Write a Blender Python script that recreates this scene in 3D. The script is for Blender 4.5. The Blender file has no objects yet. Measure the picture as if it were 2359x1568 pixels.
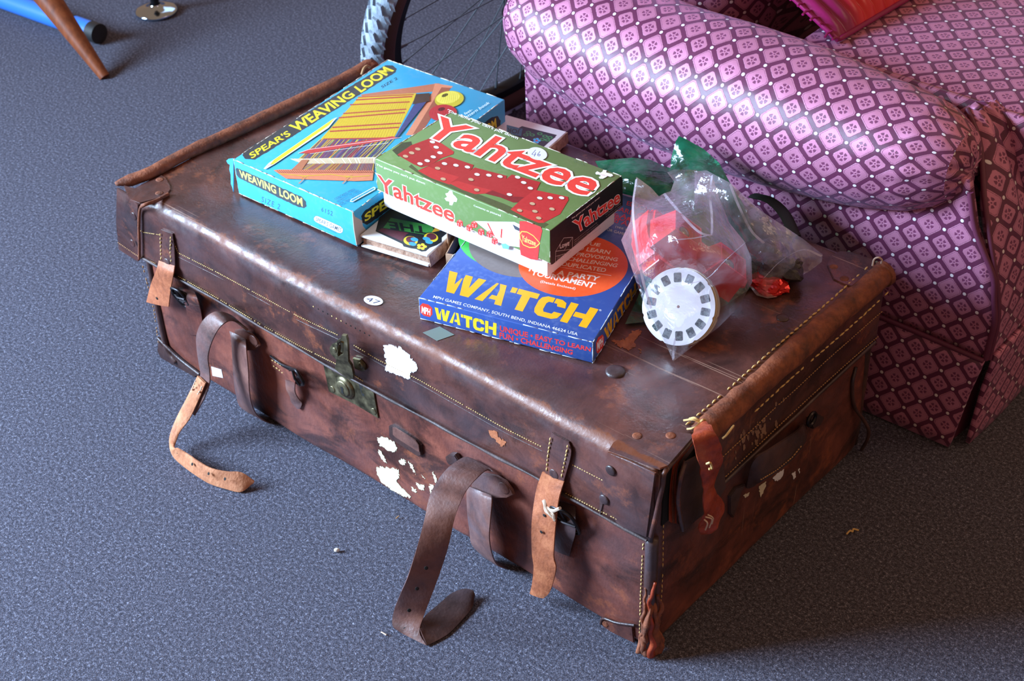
import bpy, bmesh, math, random
import numpy as np
from mathutils import Vector, Matrix, noise, geometry
random.seed(7)
S = bpy.context.scene
COL = S.collection
# ------------------------------------------------------------------ camera, world, light, exposure
IW, IH, FPX = 2359.0, 1568.0, 3531.12
def euler_m(rx, ry, rz):
    cx,sx,cy,sy,cz,sz = math.cos(rx),math.sin(rx),math.cos(ry),math.sin(ry),math.cos(rz),math.sin(rz)
    X = Matrix(((1,0,0),(0,cx,-sx),(0,sx,cx))); Y = Matrix(((cy,0,sy),(0,1,0),(-sy,0,cy))); Z = Matrix(((cz,-sz,0),(sz,cz,0),(0,0,1)))
    return Z @ Y @ X
CM = euler_m(0.9151, 0.0302, 0.7121)
CC = Vector((1.5843, -0.9781, 1.3878))
cd = bpy.data.cameras.new('camera'); cam = bpy.data.objects.new('camera', cd); COL.objects.link(cam)
cam.matrix_world = Matrix.Translation(CC) @ CM.to_4x4()
cd.sensor_fit = 'HORIZONTAL'; cd.sensor_width = 23.6; cd.lens = FPX / IW * 23.6
cd.clip_start = 0.05; cd.clip_end = 60
cd.dof.use_dof = True; cd.dof.focus_distance = 1.78; cd.dof.aperture_fstop = 7.5
S.camera = cam

w = bpy.data.worlds.new('world'); S.world = w; w.use_nodes = True
bg = w.node_tree.nodes['Background']; bg.inputs[0].default_value = (1.0, 0.58, 0.36, 1); bg.inputs[1].default_value = 0.38

def area(name, loc, target, sx, sy, power, col):
    l = bpy.data.lights.new(name, 'AREA'); l.shape = 'RECTANGLE'; l.size = sx; l.size_y = sy; l.energy = power; l.color = col
    o = bpy.data.objects.new(name, l); COL.objects.link(o); o.location = loc
    o.rotation_euler = (Vector(target) - Vector(loc)).to_track_quat('-Z', 'Y').to_euler(); return o
area('window_daylight', (-1.85, -2.05, 1.62), (0.95, -0.1, 0.12), 1.5, 1.3, 250, (0.53, 0.74, 1.0)).data.spread = math.radians(115)
area('back_window_daylight', (-2.6, 3.2, 2.2), (0.0, 0.3, 0.2), 1.6, 1.2, 12, (0.62, 0.78, 1.0))
area('room_lamp', (2.6, 1.6, 2.6), (0.9, 0.4, 0.2), 1.0, 1.0, 10, (1.0, 0.66, 0.42))
S.view_settings.view_transform = 'Standard'; S.view_settings.look = 'None'
S.view_settings.exposure = 0.0; S.view_settings.gamma = 1.0; S.view_settings.use_curve_mapping = False

# ------------------------------------------------------------------ helpers
def ray(px, py): return CM @ Vector(((px - IW/2)/FPX, -(py - IH/2)/FPX, -1.0))
def P(px, py, z=None, x=None, y=None):
    d = ray(px, py)
    t = (z-CC[2])/d[2] if z is not None else ((x-CC[0])/d[0] if x is not None else (y-CC[1])/d[1])
    return CC + d*t
def srgb(r, g, b):
    f = lambda c: (c/255/12.92) if c/255 <= .04045 else ((c/255+.055)/1.055)**2.4
    return (f(r), f(g), f(b), 1)

class NB:  # small node expression builder
    def __init__(s, name):
        s.m = bpy.data.materials.new(name); s.m.use_nodes = True; s.t = s.m.node_tree
        s.bsdf = s.t.nodes['Principled BSDF']; s.out = s.t.nodes['Material Output']
    def n(s, typ, **kw):
        nd = s.t.nodes.new(typ)
        for k, v in kw.items(): setattr(nd, k, v)
        return nd
    def put(s, sock, v):
        if isinstance(v, bpy.types.NodeSocket): s.t.links.new(v, sock)
        else: sock.default_value = v
    def math(s, op, a, b=0.0, c=0.0):
        nd = s.n('ShaderNodeMath', operation=op); s.put(nd.inputs[0], a); s.put(nd.inputs[1], b); s.put(nd.inputs[2], c); return nd.outputs[0]
    def coord(s, kind='Object'): return s.n('ShaderNodeTexCoord').outputs[kind]
    def mapping(s, v, scale=(1,1,1), rot=(0,0,0)):
        nd = s.n('ShaderNodeMapping'); s.put(nd.inputs[0], v); nd.inputs['Scale'].default_value = scale; nd.inputs['Rotation'].default_value = rot; return nd.outputs[0]
    def noise(s, v, scale=5, detail=4, rough=.6, dist=0):
        nd = s.n('ShaderNodeTexNoise'); s.put(nd.inputs['Vector'], v); nd.inputs['Scale'].default_value = scale
        nd.inputs['Detail'].default_value = detail; nd.inputs['Roughness'].default_value = rough; nd.inputs['Distortion'].default_value = dist; return nd.outputs[0]
    def voronoi(s, v, scale=5, feature='F1', out=0):
        nd = s.n('ShaderNodeTexVoronoi', feature=feature); s.put(nd.inputs['Vector'], v); nd.inputs['Scale'].default_value = scale; return nd.outputs[out]
    def ramp(s, f, stops, interp='LINEAR'):
        nd = s.n('ShaderNodeValToRGB'); s.put(nd.inputs[0], f); e = nd.color_ramp.elements; nd.color_ramp.interpolation = interp
        while len(e) < len(stops): e.new(.5)
        for el, (p, c) in zip(e, stops): el.position = p; el.color = c if len(c) == 4 else (*c, 1)
        return nd.outputs[0]
    def mix(s, f, a, b):
        nd = s.n('ShaderNodeMix', data_type='RGBA'); s.put(nd.inputs[0], f); s.put(nd.inputs[6], a); s.put(nd.inputs[7], b); return nd.outputs[2]
    def rng(s, f, a, b, c=0., d=1.):
        nd = s.n('ShaderNodeMapRange'); s.put(nd.inputs[0], f)
        for i, v in enumerate((a, b, c, d)): nd.inputs[i+1].default_value = v
        return nd.outputs[0]
    def sep(s, v):
        nd = s.n('ShaderNodeSeparateXYZ'); s.put(nd.inputs[0], v); return nd.outputs
    def comb(s, x, y, z=0.0):
        nd = s.n('ShaderNodeCombineXYZ'); s.put(nd.inputs[0], x); s.put(nd.inputs[1], y); s.put(nd.inputs[2], z); return nd.outputs[0]
    def bump(s, h, strength=.3, dist=.001, normal=None):
        nd = s.n('ShaderNodeBump'); s.put(nd.inputs['Height'], h); nd.inputs['Strength'].default_value = strength; nd.inputs['Distance'].default_value = dist
        if normal is not None: s.put(nd.inputs['Normal'], normal)
        return nd.outputs[0]
    def fin(s, color=None, rough=None, normal=None, **kw):
        if color is not None: s.put(s.bsdf.inputs['Base Color'], color)
        if rough is not None: s.put(s.bsdf.inputs['Roughness'], rough)
        if normal is not None: s.put(s.bsdf.inputs['Normal'], normal)
        for k, v in kw.items(): s.put(s.bsdf.inputs[k], v)
        return s.m

def plain(name, col, rough=.5, **kw):
    b = NB(name); return b.fin(col, rough, **kw)

MATS = {}
def ink(r, g, b, rough=.42):
    k = (r, g, b)
    if k not in MATS:
        n = NB('print_%d_%d_%d' % k); o = n.coord()
        c = n.mix(n.rng(n.noise(o, 220, 3), .35, .75, 0, .16), srgb(r, g, b), srgb(min(255, r+45), min(255, g+45), min(255, b+45)))
        MATS[k] = n.fin(c, rough)
    return MATS[k]

def leather(name, dark, mid, light, rough=.36, scale=9, grain=1.0, edge_wear=None, scuffs=.5, painted_sheen=0.0, stain=0.0):
    b = NB(name); o = b.coord()
    n1 = b.noise(o, scale, 6, .62, .6); n2 = b.noise(o, scale*3.3, 5, .65, .3)
    f = b.math('ADD', b.math('MULTIPLY', n1, .62), b.math('MULTIPLY', n2, .38))
    c = b.ramp(f, [(.34, dark), (.50, mid), (.66, light)])
    s1 = b.rng(b.noise(b.mapping(o, (1, 1, 6)), 38, 6, .7), .60, .74, 0, .45*scuffs)
    c = b.mix(s1, c, srgb(150, 88, 58))
    sp = b.rng(b.voronoi(o, 75), .0, .035, 1, 0); msk = b.rng(b.noise(o, 6, 2), .55, .7)
    c = b.mix(b.math('MULTIPLY', b.math('MULTIPLY', sp, msk), .6), c, srgb(200, 190, 175))
    if stain:
        c = b.mix(b.rng(b.noise(b.mapping(o, (1.2, 1, 2)), 7.5, 6, .68, .8), .50, .64, 0, stain), c, srgb(30, 19, 18))
        c = b.mix(b.rng(b.noise(o, 16, 6, .72), .57, .68, 0, .55), c, srgb(158, 88, 56))
        for rot, sc in ((.5, (3, 160, 3)), (-.9, (4, 190, 4))):
            m_ = b.math('MULTIPLY', b.rng(b.noise(b.mapping(o, sc, (0, rot*.4, rot)), 1.0, 2, .5), .70, .72), b.rng(b.noise(o, 4, 2), .5, .6, 0, .5))
            c = b.mix(m_, c, srgb(176, 140, 120))
    bl = b.rng(b.noise(b.mapping(o, (1, 1, 1.6)), 5.5, 4, .6, .4), .48, .66, 0, painted_sheen)  # grey-violet patches paint a cool sheen into the leather colour
    c = b.mix(bl, c, srgb(88, 80, 88))
    r = b.rng(b.noise(o, scale*2, 5, .6), .3, .7, rough-.10, rough+.14)
    if edge_wear:
        c, wm = edge_wear(b, o, c); r = b.math('ADD', r, b.math('MULTIPLY', wm, b.rng(b.noise(o, 60, 3), .35, .6, .38, .10)))
    h = b.math('ADD', b.math('MULTIPLY', b.noise(o, 420, 4, .7), .5), b.math('MULTIPLY', b.noise(o, 45, 5, .6), 1.6))
    h = b.math('ADD', h, b.math('MULTIPLY', b.voronoi(b.mapping(o, (1, 1, .5)), 260), .35))
    return b.fin(c, r, b.bump(h, .35*grain, .0016), **{'Specular IOR Level': .55})

def link(o): COL.objects.link(o); return o
def mesh_obj(name, verts, faces, mat=None, parent=None, smooth=True, mats=None, fm=None, uvs=None):
    me = bpy.data.meshes.new(name); me.from_pydata([tuple(v) for v in verts], [], [tuple(f) for f in faces]); me.update()
    for m in (mats or ([mat] if mat else [])): me.materials.append(m)
    if fm: me.polygons.foreach_set('material_index', fm)
    if smooth: me.polygons.foreach_set('use_smooth', [True]*len(me.polygons))
    if uvs:
        ul = me.uv_layers.new(name='UVMap')
        for p in me.polygons:
            for li in p.loop_indices: ul.data[li].uv = uvs[me.loops[li].vertex_index]
    o = link(bpy.data.objects.new(name, me))
    if parent: o.parent = parent; o.matrix_parent_inverse = parent.matrix_world.inverted()
    return o
def bm_obj(name, bm, mat, parent=None, smooth=True):
    me = bpy.data.meshes.new(name); bm.normal_update(); bm.to_mesh(me); bm.free(); me.materials.append(mat)
    if smooth: me.polygons.foreach_set('use_smooth', [True]*len(me.polygons))
    o = link(bpy.data.objects.new(name, me))
    if parent: o.parent = parent; o.matrix_parent_inverse = parent.matrix_world.inverted()
    return o
def thing(name, label, cat, loc=(0,0,0), group=None):
    o = link(bpy.data.objects.new(name, None)); o.location = loc; o.empty_display_size = .02
    o.matrix_world = Matrix.Translation(loc)
    o['label'] = label; o['category'] = cat
    if group: o['group'] = group
    return o
def tag(o, label, cat, group=None, kind=None):
    o['label'] = label; o['category'] = cat
    if group: o['group'] = group
    if kind: o['kind'] = kind
    return o
def autosmooth(o, ang=35):
    me = o.data; bm = bmesh.new(); bm.from_mesh(me)
    for e in bm.edges: e.smooth = (len(e.link_faces) == 2 and e.calc_face_angle(0) < math.radians(ang))
    bm.to_mesh(me); bm.free(); return o

def catmull(pts, n):
    pts = [Vector(p) for p in pts]; out = []
    q = [pts[0]*2-pts[1]] + pts + [pts[-1]*2-pts[-2]]
    for i in range(len(pts)-1):
        a, b, c, d = q[i:i+4]
        for k in range(n):
            t = k/n; out.append(.5*((2*b) + (c-a)*t + (2*a-5*b+4*c-d)*t*t + (3*b-a-3*c+d)*t**3))
    out.append(pts[-1]); return out

def ribbon(name, pairs, th, mat, parent=None, n=6, wn=4, round_edge=True):
    """closed strap; pairs = (left, right) world points along the strap"""
    L = catmull([p[0] for p in pairs], n); R = catmull([p[1] for p in pairs], n)
    V = []; F = []; uv = []; N = len(L); prof = []
    ks = [i/wn for i in range(wn+1)]
    s = 0
    for i in range(N):
        a, b = L[i], R[i]; c = (a+b)/2
        i0, i1 = max(i-1, 0), min(i+1, N-1)
        tan = (L[i1]+R[i1]-L[i0]-R[i0]); tan.normalize()
        if i: s += (c - pc).length
        pc = c
        wv = b-a; nr = wv.cross(tan)
        nr = nr.normalized() if nr.length > 1e-9 else Vector((0,0,1))
        W_ = wv.length
        for k in ks:
            e = th/2*(.45 if k in (0, 1) else 1)
            V.append(a+wv*k + nr*e); uv.append((k*W_, s))
        for k in reversed(ks):
            e = th/2*(.45 if k in (0, 1) else 1)
            V.append(a+wv*k - nr*e); uv.append((k*W_, s))
    M_ = 2*(wn+1)
    for i in range(N-1):
        for j in range(M_):
            F.append((i*M_+j, i*M_+(j+1) % M_, (i+1)*M_+(j+1) % M_, (i+1)*M_+j))
    F.append(tuple(reversed(range(M_)))); F.append(tuple((N-1)*M_+j for j in range(M_)))
    o = mesh_obj(name, V, F, mat, parent, uvs=uv); autosmooth(o, 50); return o

def tube_geo(pts, rad, seg=8, closed=False, V=None, F=None, caps=True, flat=1.0):
    V = [] if V is None else V; F = [] if F is None else F
    pts = [Vector(p) for p in pts]; N = len(pts); base = len(V); up = None
    for i, p in enumerate(pts):
        if closed: t = (pts[(i+1) % N]-pts[i-1]).normalized()
        else: t = (pts[min(i+1, N-1)]-pts[max(i-1, 0)]).normalized()
        if up is None:
            up = Vector((0,0,1)) if abs(t.z) < .9 else Vector((1,0,0))
        a = t.cross(up).normalized(); b = a.cross(t).normalized(); up = b
        r = rad(i/(N-1)) if callable(rad) else rad
        for k in range(seg):
            an = 2*math.pi*k/seg; V.append(p + a*math.cos(an)*r + b*math.sin(an)*r*flat)
    for i in range(N if closed else N-1):
        i2 = (i+1) % N
        for k in range(seg): F.append((base+i*seg+k, base+i*seg+(k+1) % seg, base+i2*seg+(k+1) % seg, base+i2*seg+k))
    if not closed and caps:
        F.append(tuple(base+k for k in reversed(range(seg)))); F.append(tuple(base+(N-1)*seg+k for k in range(seg)))
    return V, F
def tube(name, pts, rad, mat, parent=None, seg=8, closed=False, flat=1.0):
    V, F = tube_geo(pts, rad, seg, closed, flat=flat); return autosmooth(mesh_obj(name, V, F, mat, parent), 50)

def stitches(name, pts, mat, parent, pitch=.0034, length=.0026, r=.0005, gap=0.0):
    """thread stitches along a polyline: separate little capsules, one stuff part"""
    pts = [Vector(p) for p in pts]; V = []; F = []
    L = 0; segs = []
    for a, b in zip(pts, pts[1:]): segs.append((L, a, b)); L += (b-a).length
    def at(s):
        for (l0, a, b) in reversed(segs):
            if s >= l0: return a + (b-a)*min(1, (s-l0)/max(1e-9, (b-a).length))
        return pts[0]
    s = 0
    while s < L-length:
        if random.random() > gap:
            a = at(s); b = at(s+length*random.uniform(.8, 1.1)); m = (a+b)/2
            j = Vector((random.uniform(-1,1), random.uniform(-1,1), random.uniform(-1,1)))*r*.5
            tube_geo([a+j, m+(j*.2), b-j], lambda t: r*(.6+.8*math.sin(math.pi*t)), 5, V=V, F=F)
        s += pitch
    o = mesh_obj(name, V, F, mat, parent); o['kind'] = 'stuff'; return o

def disc(name, c, n, r, h, mat, parent=None, seg=20, dome=0.3, ax=None, ry=None):
    """small rivet: low dome"""
    n = Vector(n).normalized(); a = Vector(ax).normalized() if ax is not None else n.orthogonal().normalized(); b = n.cross(a)
    V = []; F = []; prof = [(1, 0), (1, .45), (.82, .8), (.5, 1), (.15, 1+dome*.2)]
    for (q, z) in prof:
        for k in range(seg):
            an = 2*math.pi*k/seg; V.append(Vector(c)+a*math.cos(an)*r*q+b*math.sin(an)*(ry or r)*q+n*h*z)
    for i in range(len(prof)-1):
        for k in range(seg): F.append((i*seg+k, i*seg+(k+1) % seg, (i+1)*seg+(k+1) % seg, (i+1)*seg+k))
    F.append(tuple((len(prof)-1)*seg+k for k in range(seg)))
    return mesh_obj(name, V, F, mat, parent)

def slab(name, outline, n, th, mat, parent=None, bevel=0.0, holes=None, uvs=None):
    """flat plate of real thickness from a 3D outline (base) extruded along n"""
    n = Vector(n).normalized(); loops = [[Vector(p) for p in outline]] + [[Vector(p) for p in h] for h in (holes or [])]
    allp = [p for l in loops for p in l]; N = len(allp)
    tris = geometry.tessellate_polygon(loops)
    V = [p for p in allp] + [p+n*th for p in allp]; F = []
    for t in tris:
        nn = (allp[t[1]]-allp[t[0]]).cross(allp[t[2]]-allp[t[0]])
        t = t if nn.dot(n) > 0 else (t[0], t[2], t[1])
        F.append(tuple(i+N for i in t)); F.append((t[0], t[2], t[1]))
    b = 0
    for l in loops:
        m = len(l)
        for i in range(m): F.append((b+i, b+(i+1) % m, b+(i+1) % m+N, b+i+N))
        b += m
    bm = bmesh.new(); vs = [bm.verts.new(v) for v in V]
    for f in F:
        try: bm.faces.new([vs[i] for i in f])
        except ValueError: pass
    bmesh.ops.recalc_face_normals(bm, faces=bm.faces)
    if bevel > 0:
        try: bmesh.ops.dissolve_limit(bm, angle_limit=.02, verts=bm.verts, edges=bm.edges)
        except Exception: pass
        es = [e for e in bm.edges if len(e.link_faces) == 2 and e.calc_face_angle(0) > 1.0 and abs((e.verts[0].co-e.verts[1].co).normalized().dot(n)) < .3 and ((e.verts[0].co-allp[0]).dot(n) > th*.5)]
        bmesh.ops.bevel(bm, geom=es, offset=bevel, segments=2, affect='EDGES', clamp_overlap=True)
    o = bm_obj(name, bm, mat, parent); return autosmooth(o, 40)

def hexa(name, top, bot, mat, parent=None, bevel=.0015, wob=0, mats=None, cuts=0):
    """box from 4 top and 4 bottom corners (fl, fr, br, bl)"""
    bm = bmesh.new(); t = [bm.verts.new(v) for v in top]; b = [bm.verts.new(v) for v in bot]
    bm.faces.new(t); bm.faces.new(list(reversed(b)))
    for i in range(4): bm.faces.new((b[i], b[(i+1) % 4], t[(i+1) % 4], t[i]))
    bmesh.ops.recalc_face_normals(bm, faces=bm.faces)
    if bevel: bmesh.ops.bevel(bm, geom=list(bm.edges), offset=bevel, segments=3, affect='EDGES', profile=.5)
    o = bm_obj(name, bm, mat, parent); return autosmooth(o, 40)

# ---- flat print on a face: text and polygons traced where they stand on the real surface
_tc = {}
def text_tris(s, bold, shear=0.0, spacing=1.0):
    k = (s, bold, shear, spacing)
    if k in _tc: return _tc[k]
    c = bpy.data.curves.new('t', 'FONT'); c.body = s; c.offset = bold; c.shear = shear; c.space_character = spacing; c.resolution_u = 3
    o = bpy.data.objects.new('t', c); link(o)
    me = bpy.data.meshes.new_from_object(o.evaluated_get(bpy.context.evaluated_depsgraph_get()))
    me.calc_loop_triangles()
    V = [v.co.copy() for v in me.vertices]; T = [tuple(t.vertices) for t in me.loop_triangles]
    bpy.data.objects.remove(o); bpy.data.curves.remove(c); bpy.data.meshes.remove(me)
    _tc[k] = (V, T); return V, T
class Print:
    def __init__(s, o, u, v, crop=(0, 0, 1.0)):
        """plane through o spanned by u, v; crop = offset and scale of the pixel frame used for the shapes"""
        s.o = Vector(o); s.n = Vector(u).cross(Vector(v)).normalized()
        if s.n.dot(CC-s.o) < 0: s.n = -s.n
        s.V = []; s.F = []; s.M = []; s.mats = []; s.crop = crop; s.k = 0
    def at(s, px, py):
        x0, y0, sc = s.crop; d = ray(x0+px/sc, y0+py/sc); t = (s.o-CC).dot(s.n)/d.dot(s.n); return CC+d*t
    def mi(s, m):
        if m not in s.mats: s.mats.append(m)
        return s.mats.index(m)
    def lift(s):
        s.k += 1; return s.n*(.00005 + .000004*s.k)
    def tri(s, pts, tris, m):
        b = len(s.V); s.V += pts
        for t in tris:
            nn = (pts[t[1]]-pts[t[0]]).cross(pts[t[2]]-pts[t[0]])
            if nn.dot(s.n) < 0: t = (t[0], t[2], t[1])
            s.F.append(tuple(b+i for i in t)); s.M.append(s.mi(m))
    def poly(s, pts, col, jag=0):
        m = ink(*col) if isinstance(col, tuple) else col; l = s.lift()
        w_ = [s.at(*p) for p in pts]
        if jag:
            q = []
            for a, b in zip(w_, w_[1:]+w_[:1]):
                k = max(1, int((b-a).length/.003))
                for i in range(k): q.append(a+(b-a)*i/k + (Vector((random.uniform(-1,1), random.uniform(-1,1), random.uniform(-1,1)))*jag if i else Vector()))
            w_ = [p-s.n*(p-s.o).dot(s.n) for p in q]
        s.tri([p+l for p in w_], geometry.tessellate_polygon([w_]), m)
    def ell(s, cx, cy, ux, uy, vx, vy, col, n=20, a0=0, a1=360):
        s.poly([(cx+ux*math.cos(a)+vx*math.sin(a), cy+uy*math.cos(a)+vy*math.sin(a)) for a in [math.radians(a0+(a1-a0)*i/n) for i in range(n if a1-a0 == 360 else n+1)]], col)
    def line(s, pts, wd, col, closed=False):
        m = ink(*col) if isinstance(col, tuple) else col; l = s.lift(); w_ = [s.at(*p) for p in pts]
        if closed: w_.append(w_[0])
        for a, b in zip(w_, w_[1:]):
            t = (b-a)
            if t.length < 1e-6: continue
            c = s.n.cross(t).normalized()*wd/2
            s.tri([a-c+l, b-c+l, b+c+l, a+c+l], [(0,1,2),(0,2,3)], m)
    def text(s, body, quad, col, bold=.0, outline=None, ocol=(245,245,240), shear=0.0, spacing=1.0):
        bl, br, tl = quad[:3]; tr = quad[3] if len(quad) > 3 else (br[0]+tl[0]-bl[0], br[1]+tl[1]-bl[1])
        V0, _ = text_tris(body, bold, shear, spacing)
        xs = [v.x for v in V0]; ys = [v.y for v in V0]; x0, x1, y0, y1 = min(xs), max(xs), min(ys), max(ys)
        c = [s.at(*q) for q in (bl, br, tl, tr)]
        for off, cc in ([(outline, ocol)] if outline else []) + [(bold, col)]:
            V, T = text_tris(body, off, shear, spacing); l = s.lift(); pts = []
            for v in V:
                a = (v.x-x0)/(x1-x0); b = (v.y-y0)/(y1-y0)
                pts.append((c[0]*(1-a)+c[1]*a)*(1-b) + (c[2]*(1-a)+c[3]*a)*b + l)
            s.tri(pts, T, ink(*cc) if isinstance(cc, tuple) else cc)
    def build(s, name, parent):
        return mesh_obj(name, s.V, s.F, None, parent, smooth=False, mats=s.mats, fm=s.M)

# ------------------------------------------------------------------ floor
b = NB('grey_blue_carpet'); o = b.coord()
tuft = b.noise(o, 230, 4, .75); tuft2 = b.voronoi(o, 420); big = b.noise(o, 3, 3)
f = b.math('ADD', b.math('MULTIPLY', tuft, .55), b.math('MULTIPLY', b.noise(o, 560, 3, .7), .45))
c = b.ramp(f, [(.34, srgb(34, 36, 46)), (.46, srgb(66, 66, 78)), (.55, srgb(102, 102, 117)), (.66, srgb(180, 184, 204))])
c = b.mix(b.rng(b.noise(o, 520, 2), .58, .68, 0, .45), c, srgb(128, 104, 98))
c = b.mix(b.rng(big, .3, .7, 0, .12), c, srgb(80, 76, 84))
h = b.math('ADD', b.noise(o, 520, 3, .8), b.math('MULTIPLY', tuft, .5))
MCARPET = b.fin(c, .95, b.bump(h, .8, .003), **{'Specular IOR Level': .15})
nx, ny = 60, 60
V = [(-4.5+9*i/nx, -3+8.5*j/ny, 0) for j in range(ny+1) for i in range(nx+1)]
F = [(j*(nx+1)+i, j*(nx+1)+i+1, (j+1)*(nx+1)+i+1, (j+1)*(nx+1)+i) for j in range(ny) for i in range(nx)]
fl = mesh_obj('floor', V, F, MCARPET); fl['kind'] = 'structure'; fl['label'] = 'blue-grey flecked carpet covering the floor'

# ------------------------------------------------------------------ suitcase materials
def lid_wear(b, o, c):
    x, y, z = b.sep(o)
    n = b.noise(b.mapping(o, (1, 3, 3)), 22, 6, .7)
    e = b.math('SUBTRACT', b.math('MULTIPLY', b.math('ABSOLUTE', b.math('SUBTRACT', y, .004)), 150), b.math('MULTIPLY', b.math('SUBTRACT', n, .35), 5.0))
    zt = b.rng(z, .284, .291)
    m = b.math('MULTIPLY', b.rng(e, .2, -.2, 0, 1), zt)
    m = b.math('MULTIPLY', m, b.rng(x, .04, .2))
    return b.mix(b.math('MULTIPLY', m, .9), c, srgb(116, 64, 40)), b.math('MULTIPLY', b.rng(y, .035, .015), b.rng(z, .262, .28))
DK, MD, LT = srgb(46, 26, 24), srgb(92, 48, 38), srgb(128, 70, 52)
M_LID = leather('lid_leather', srgb(40, 25, 25), srgb(76, 45, 40), srgb(110, 66, 56), .25, 6, .6, lid_wear, .4, .34, .7)
M_BODY = leather('body_leather', srgb(52, 31, 29), srgb(104, 56, 46), srgb(148, 84, 66), .36, 6, 1.0, None, .45, .22, .75)
M_DARKL = leather('patch_leather', srgb(36, 25, 26), srgb(62, 42, 40), srgb(90, 60, 53), .36, 12, .8, None, .3, .4)
M_SUEDE = leather('worn_piping_leather', srgb(66, 34, 20), srgb(118, 62, 36), srgb(152, 86, 52), .7, 30, 2.0)
M_STRAP = leather('strap_leather', srgb(60, 40, 37), srgb(104, 68, 60), srgb(130, 90, 78), .42, 14, .9, None, .3, .55)
M_TAN = leather('tan_leather', srgb(110, 58, 34), srgb(158, 88, 54), srgb(188, 116, 76), .6, 24, 1.6)
M_TANL = leather('raw_tan_leather', srgb(150, 92, 60), srgb(186, 120, 82), srgb(205, 146, 108), .75, 30, 1.8)
M_ORANGE = leather('torn_orange_leather', srgb(90, 30, 16), srgb(150, 58, 30), srgb(176, 84, 48), .4, 20, 1.6)
M_THREAD = plain('yellow_thread', srgb(206, 172, 110), .8)
M_THREADD = plain('faded_thread', srgb(170, 128, 84), .8)
M_TWINE = plain('pale_twine', srgb(196, 172, 150), .9)
b = NB('aged_brass'); o = b.coord(); n = b.noise(o, 60, 5, .6)
M_BRASS = b.fin(b.ramp(n, [(.35, srgb(76, 72, 56)), (.6, srgb(140, 130, 100)), (.75, srgb(170, 160, 130))]), b.rng(n, .3, .7, .28, .5), Metallic=.85)
M_IRON = plain('dark_iron', srgb(48, 44, 46), .38, Metallic=.8)
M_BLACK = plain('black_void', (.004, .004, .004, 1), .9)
b = NB('paper_white'); o = b.coord(); M_PAPER = b.fin(b.ramp(b.noise(o, 120, 4), [(.3, srgb(212, 206, 190)), (.6, srgb(240, 238, 228))]), .7)
M_STICK = plain('white_sticker', srgb(222, 222, 226), .5)
M_OLD = plain('old_paper_remnant', srgb(204, 194, 166), .75)

# ------------------------------------------------------------------ suitcase
SX, SY, SZ = .90, .474, .299
case = thing('suitcase', 'large worn brown leather suitcase with loose straps lying flat on the carpet', 'suitcase', (.45, .24, 0))

def rrect(x0, x1, y0, y1, r, step=.02, cs=4):
    pts = []
    for cx, cy, a0 in ((x1-r, y0+r, -90), (x1-r, y1-r, 0), (x0+r, y1-r, 90), (x0+r, y0+r, 180)):
        for k in range(cs+1):
            a = math.radians(a0+90*k/cs); pts.append((cx+r*math.cos(a), cy+r*math.sin(a)))
    out = []
    for a, b_ in zip(pts, pts[1:]+pts[:1]):
        L = math.hypot(b_[0]-a[0], b_[1]-a[1]); k = max(1, int(L/step))
        for i in range(k): out.append((a[0]+(b_[0]-a[0])*i/k, a[1]+(b_[1]-a[1])*i/k))
    return out
def tray(x0, x1, y0, y1, r, prof, disp, cap_rings=10, cap_bottom=False, keep=None):
    V = []; F = []
    base = None
    for (z, ins) in prof:
        lp = rrect(x0+ins, x1-ins, y0+ins, y1-ins, max(r-ins, .002))
        if base is None: base = len(lp); ref = lp
        # same topology: scale the reference loop instead of rebuilding it
        cx, cy = (x0+x1)/2, (y0+y1)/2
        sx = (x1-x0-2*ins)/(x1-x0); sy = (y1-y0-2*ins)/(y1-y0)
        for (px, py) in rrect(x0, x1, y0, y1, r): V.append(disp(Vector((cx+(px-cx)*sx, cy+(py-cy)*sy, z))))
    N = len(rrect(x0, x1, y0, y1, r)); K = len(prof)
    def rings(level, start, sgn):
        nonlocal V, F
        z, ins = level; cx, cy = (x0+x1)/2, (y0+y1)/2; prev = start
        sx0 = (x1-x0-2*ins)/(x1-x0); sy0 = (y1-y0-2*ins)/(y1-y0); L = rrect(x0, x1, y0, y1, r)
        # core segment on the long axis keeps cells square
        half = (y1-y0)/2-ins
        for q in range(1, cap_rings+1):
            f_ = 1-q/cap_rings; d = half*(1-f_)
            cur = len(V)
            for (px, py) in L:
                X = cx+(px-cx)*sx0; Y = cy+(py-cy)*sy0
                hx = (x1-x0)/2-ins; kx = (hx-d)/hx; ky = f_
                V.append(disp(Vector((cx+(X-cx)*kx, cy+(Y-cy)*max(ky, .0005), z))))
            for i in range(N):
                j = (i+1) % N
                F.append((prev+i, prev+j, cur+j, cur+i) if sgn > 0 else (prev+j, prev+i, cur+i, cur+j))
            prev = cur
    for k in range(K-1):
        for i in range(N):
            j = (i+1) % N; F.append((k*N+i, k*N+j, (k+1)*N+j, (k+1)*N+i))
    if cap_rings: rings(prof[-1], (K-1)*N, 1)
    if cap_bottom: F.append(tuple(reversed(range(N))))
    if keep: F = [f for f in F if keep(sum((V[i] for i in f), Vector())/len(f))]
    return V, F
def body_disp(p):
    t = math.sin(math.pi*min(1, max(0, p.z/.2)))
    n = noise.noise(p*5)*.004 + noise.noise(p*14)*.0012
    d = Vector((0, 0, 0))
    if p.y < .02: d.y = -.004*t*math.sin(math.pi*p.x/.9) + n
    elif p.y > SY-.02: d.y = n
    if p.x > .88: d.x = .003*t + n
    elif p.x < .02:
        d.x = n - .0*t
    return p+d
prof = [(0.0, .014), (.003, .006), (.010, .001), (.016, 0)] + [(.016+.26*i/14, 0) for i in range(1, 15)] + [(.284, .006)]
V, F = tray(.008, .892, .008, SY-.008, .012, prof, body_disp, 6, True)
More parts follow.
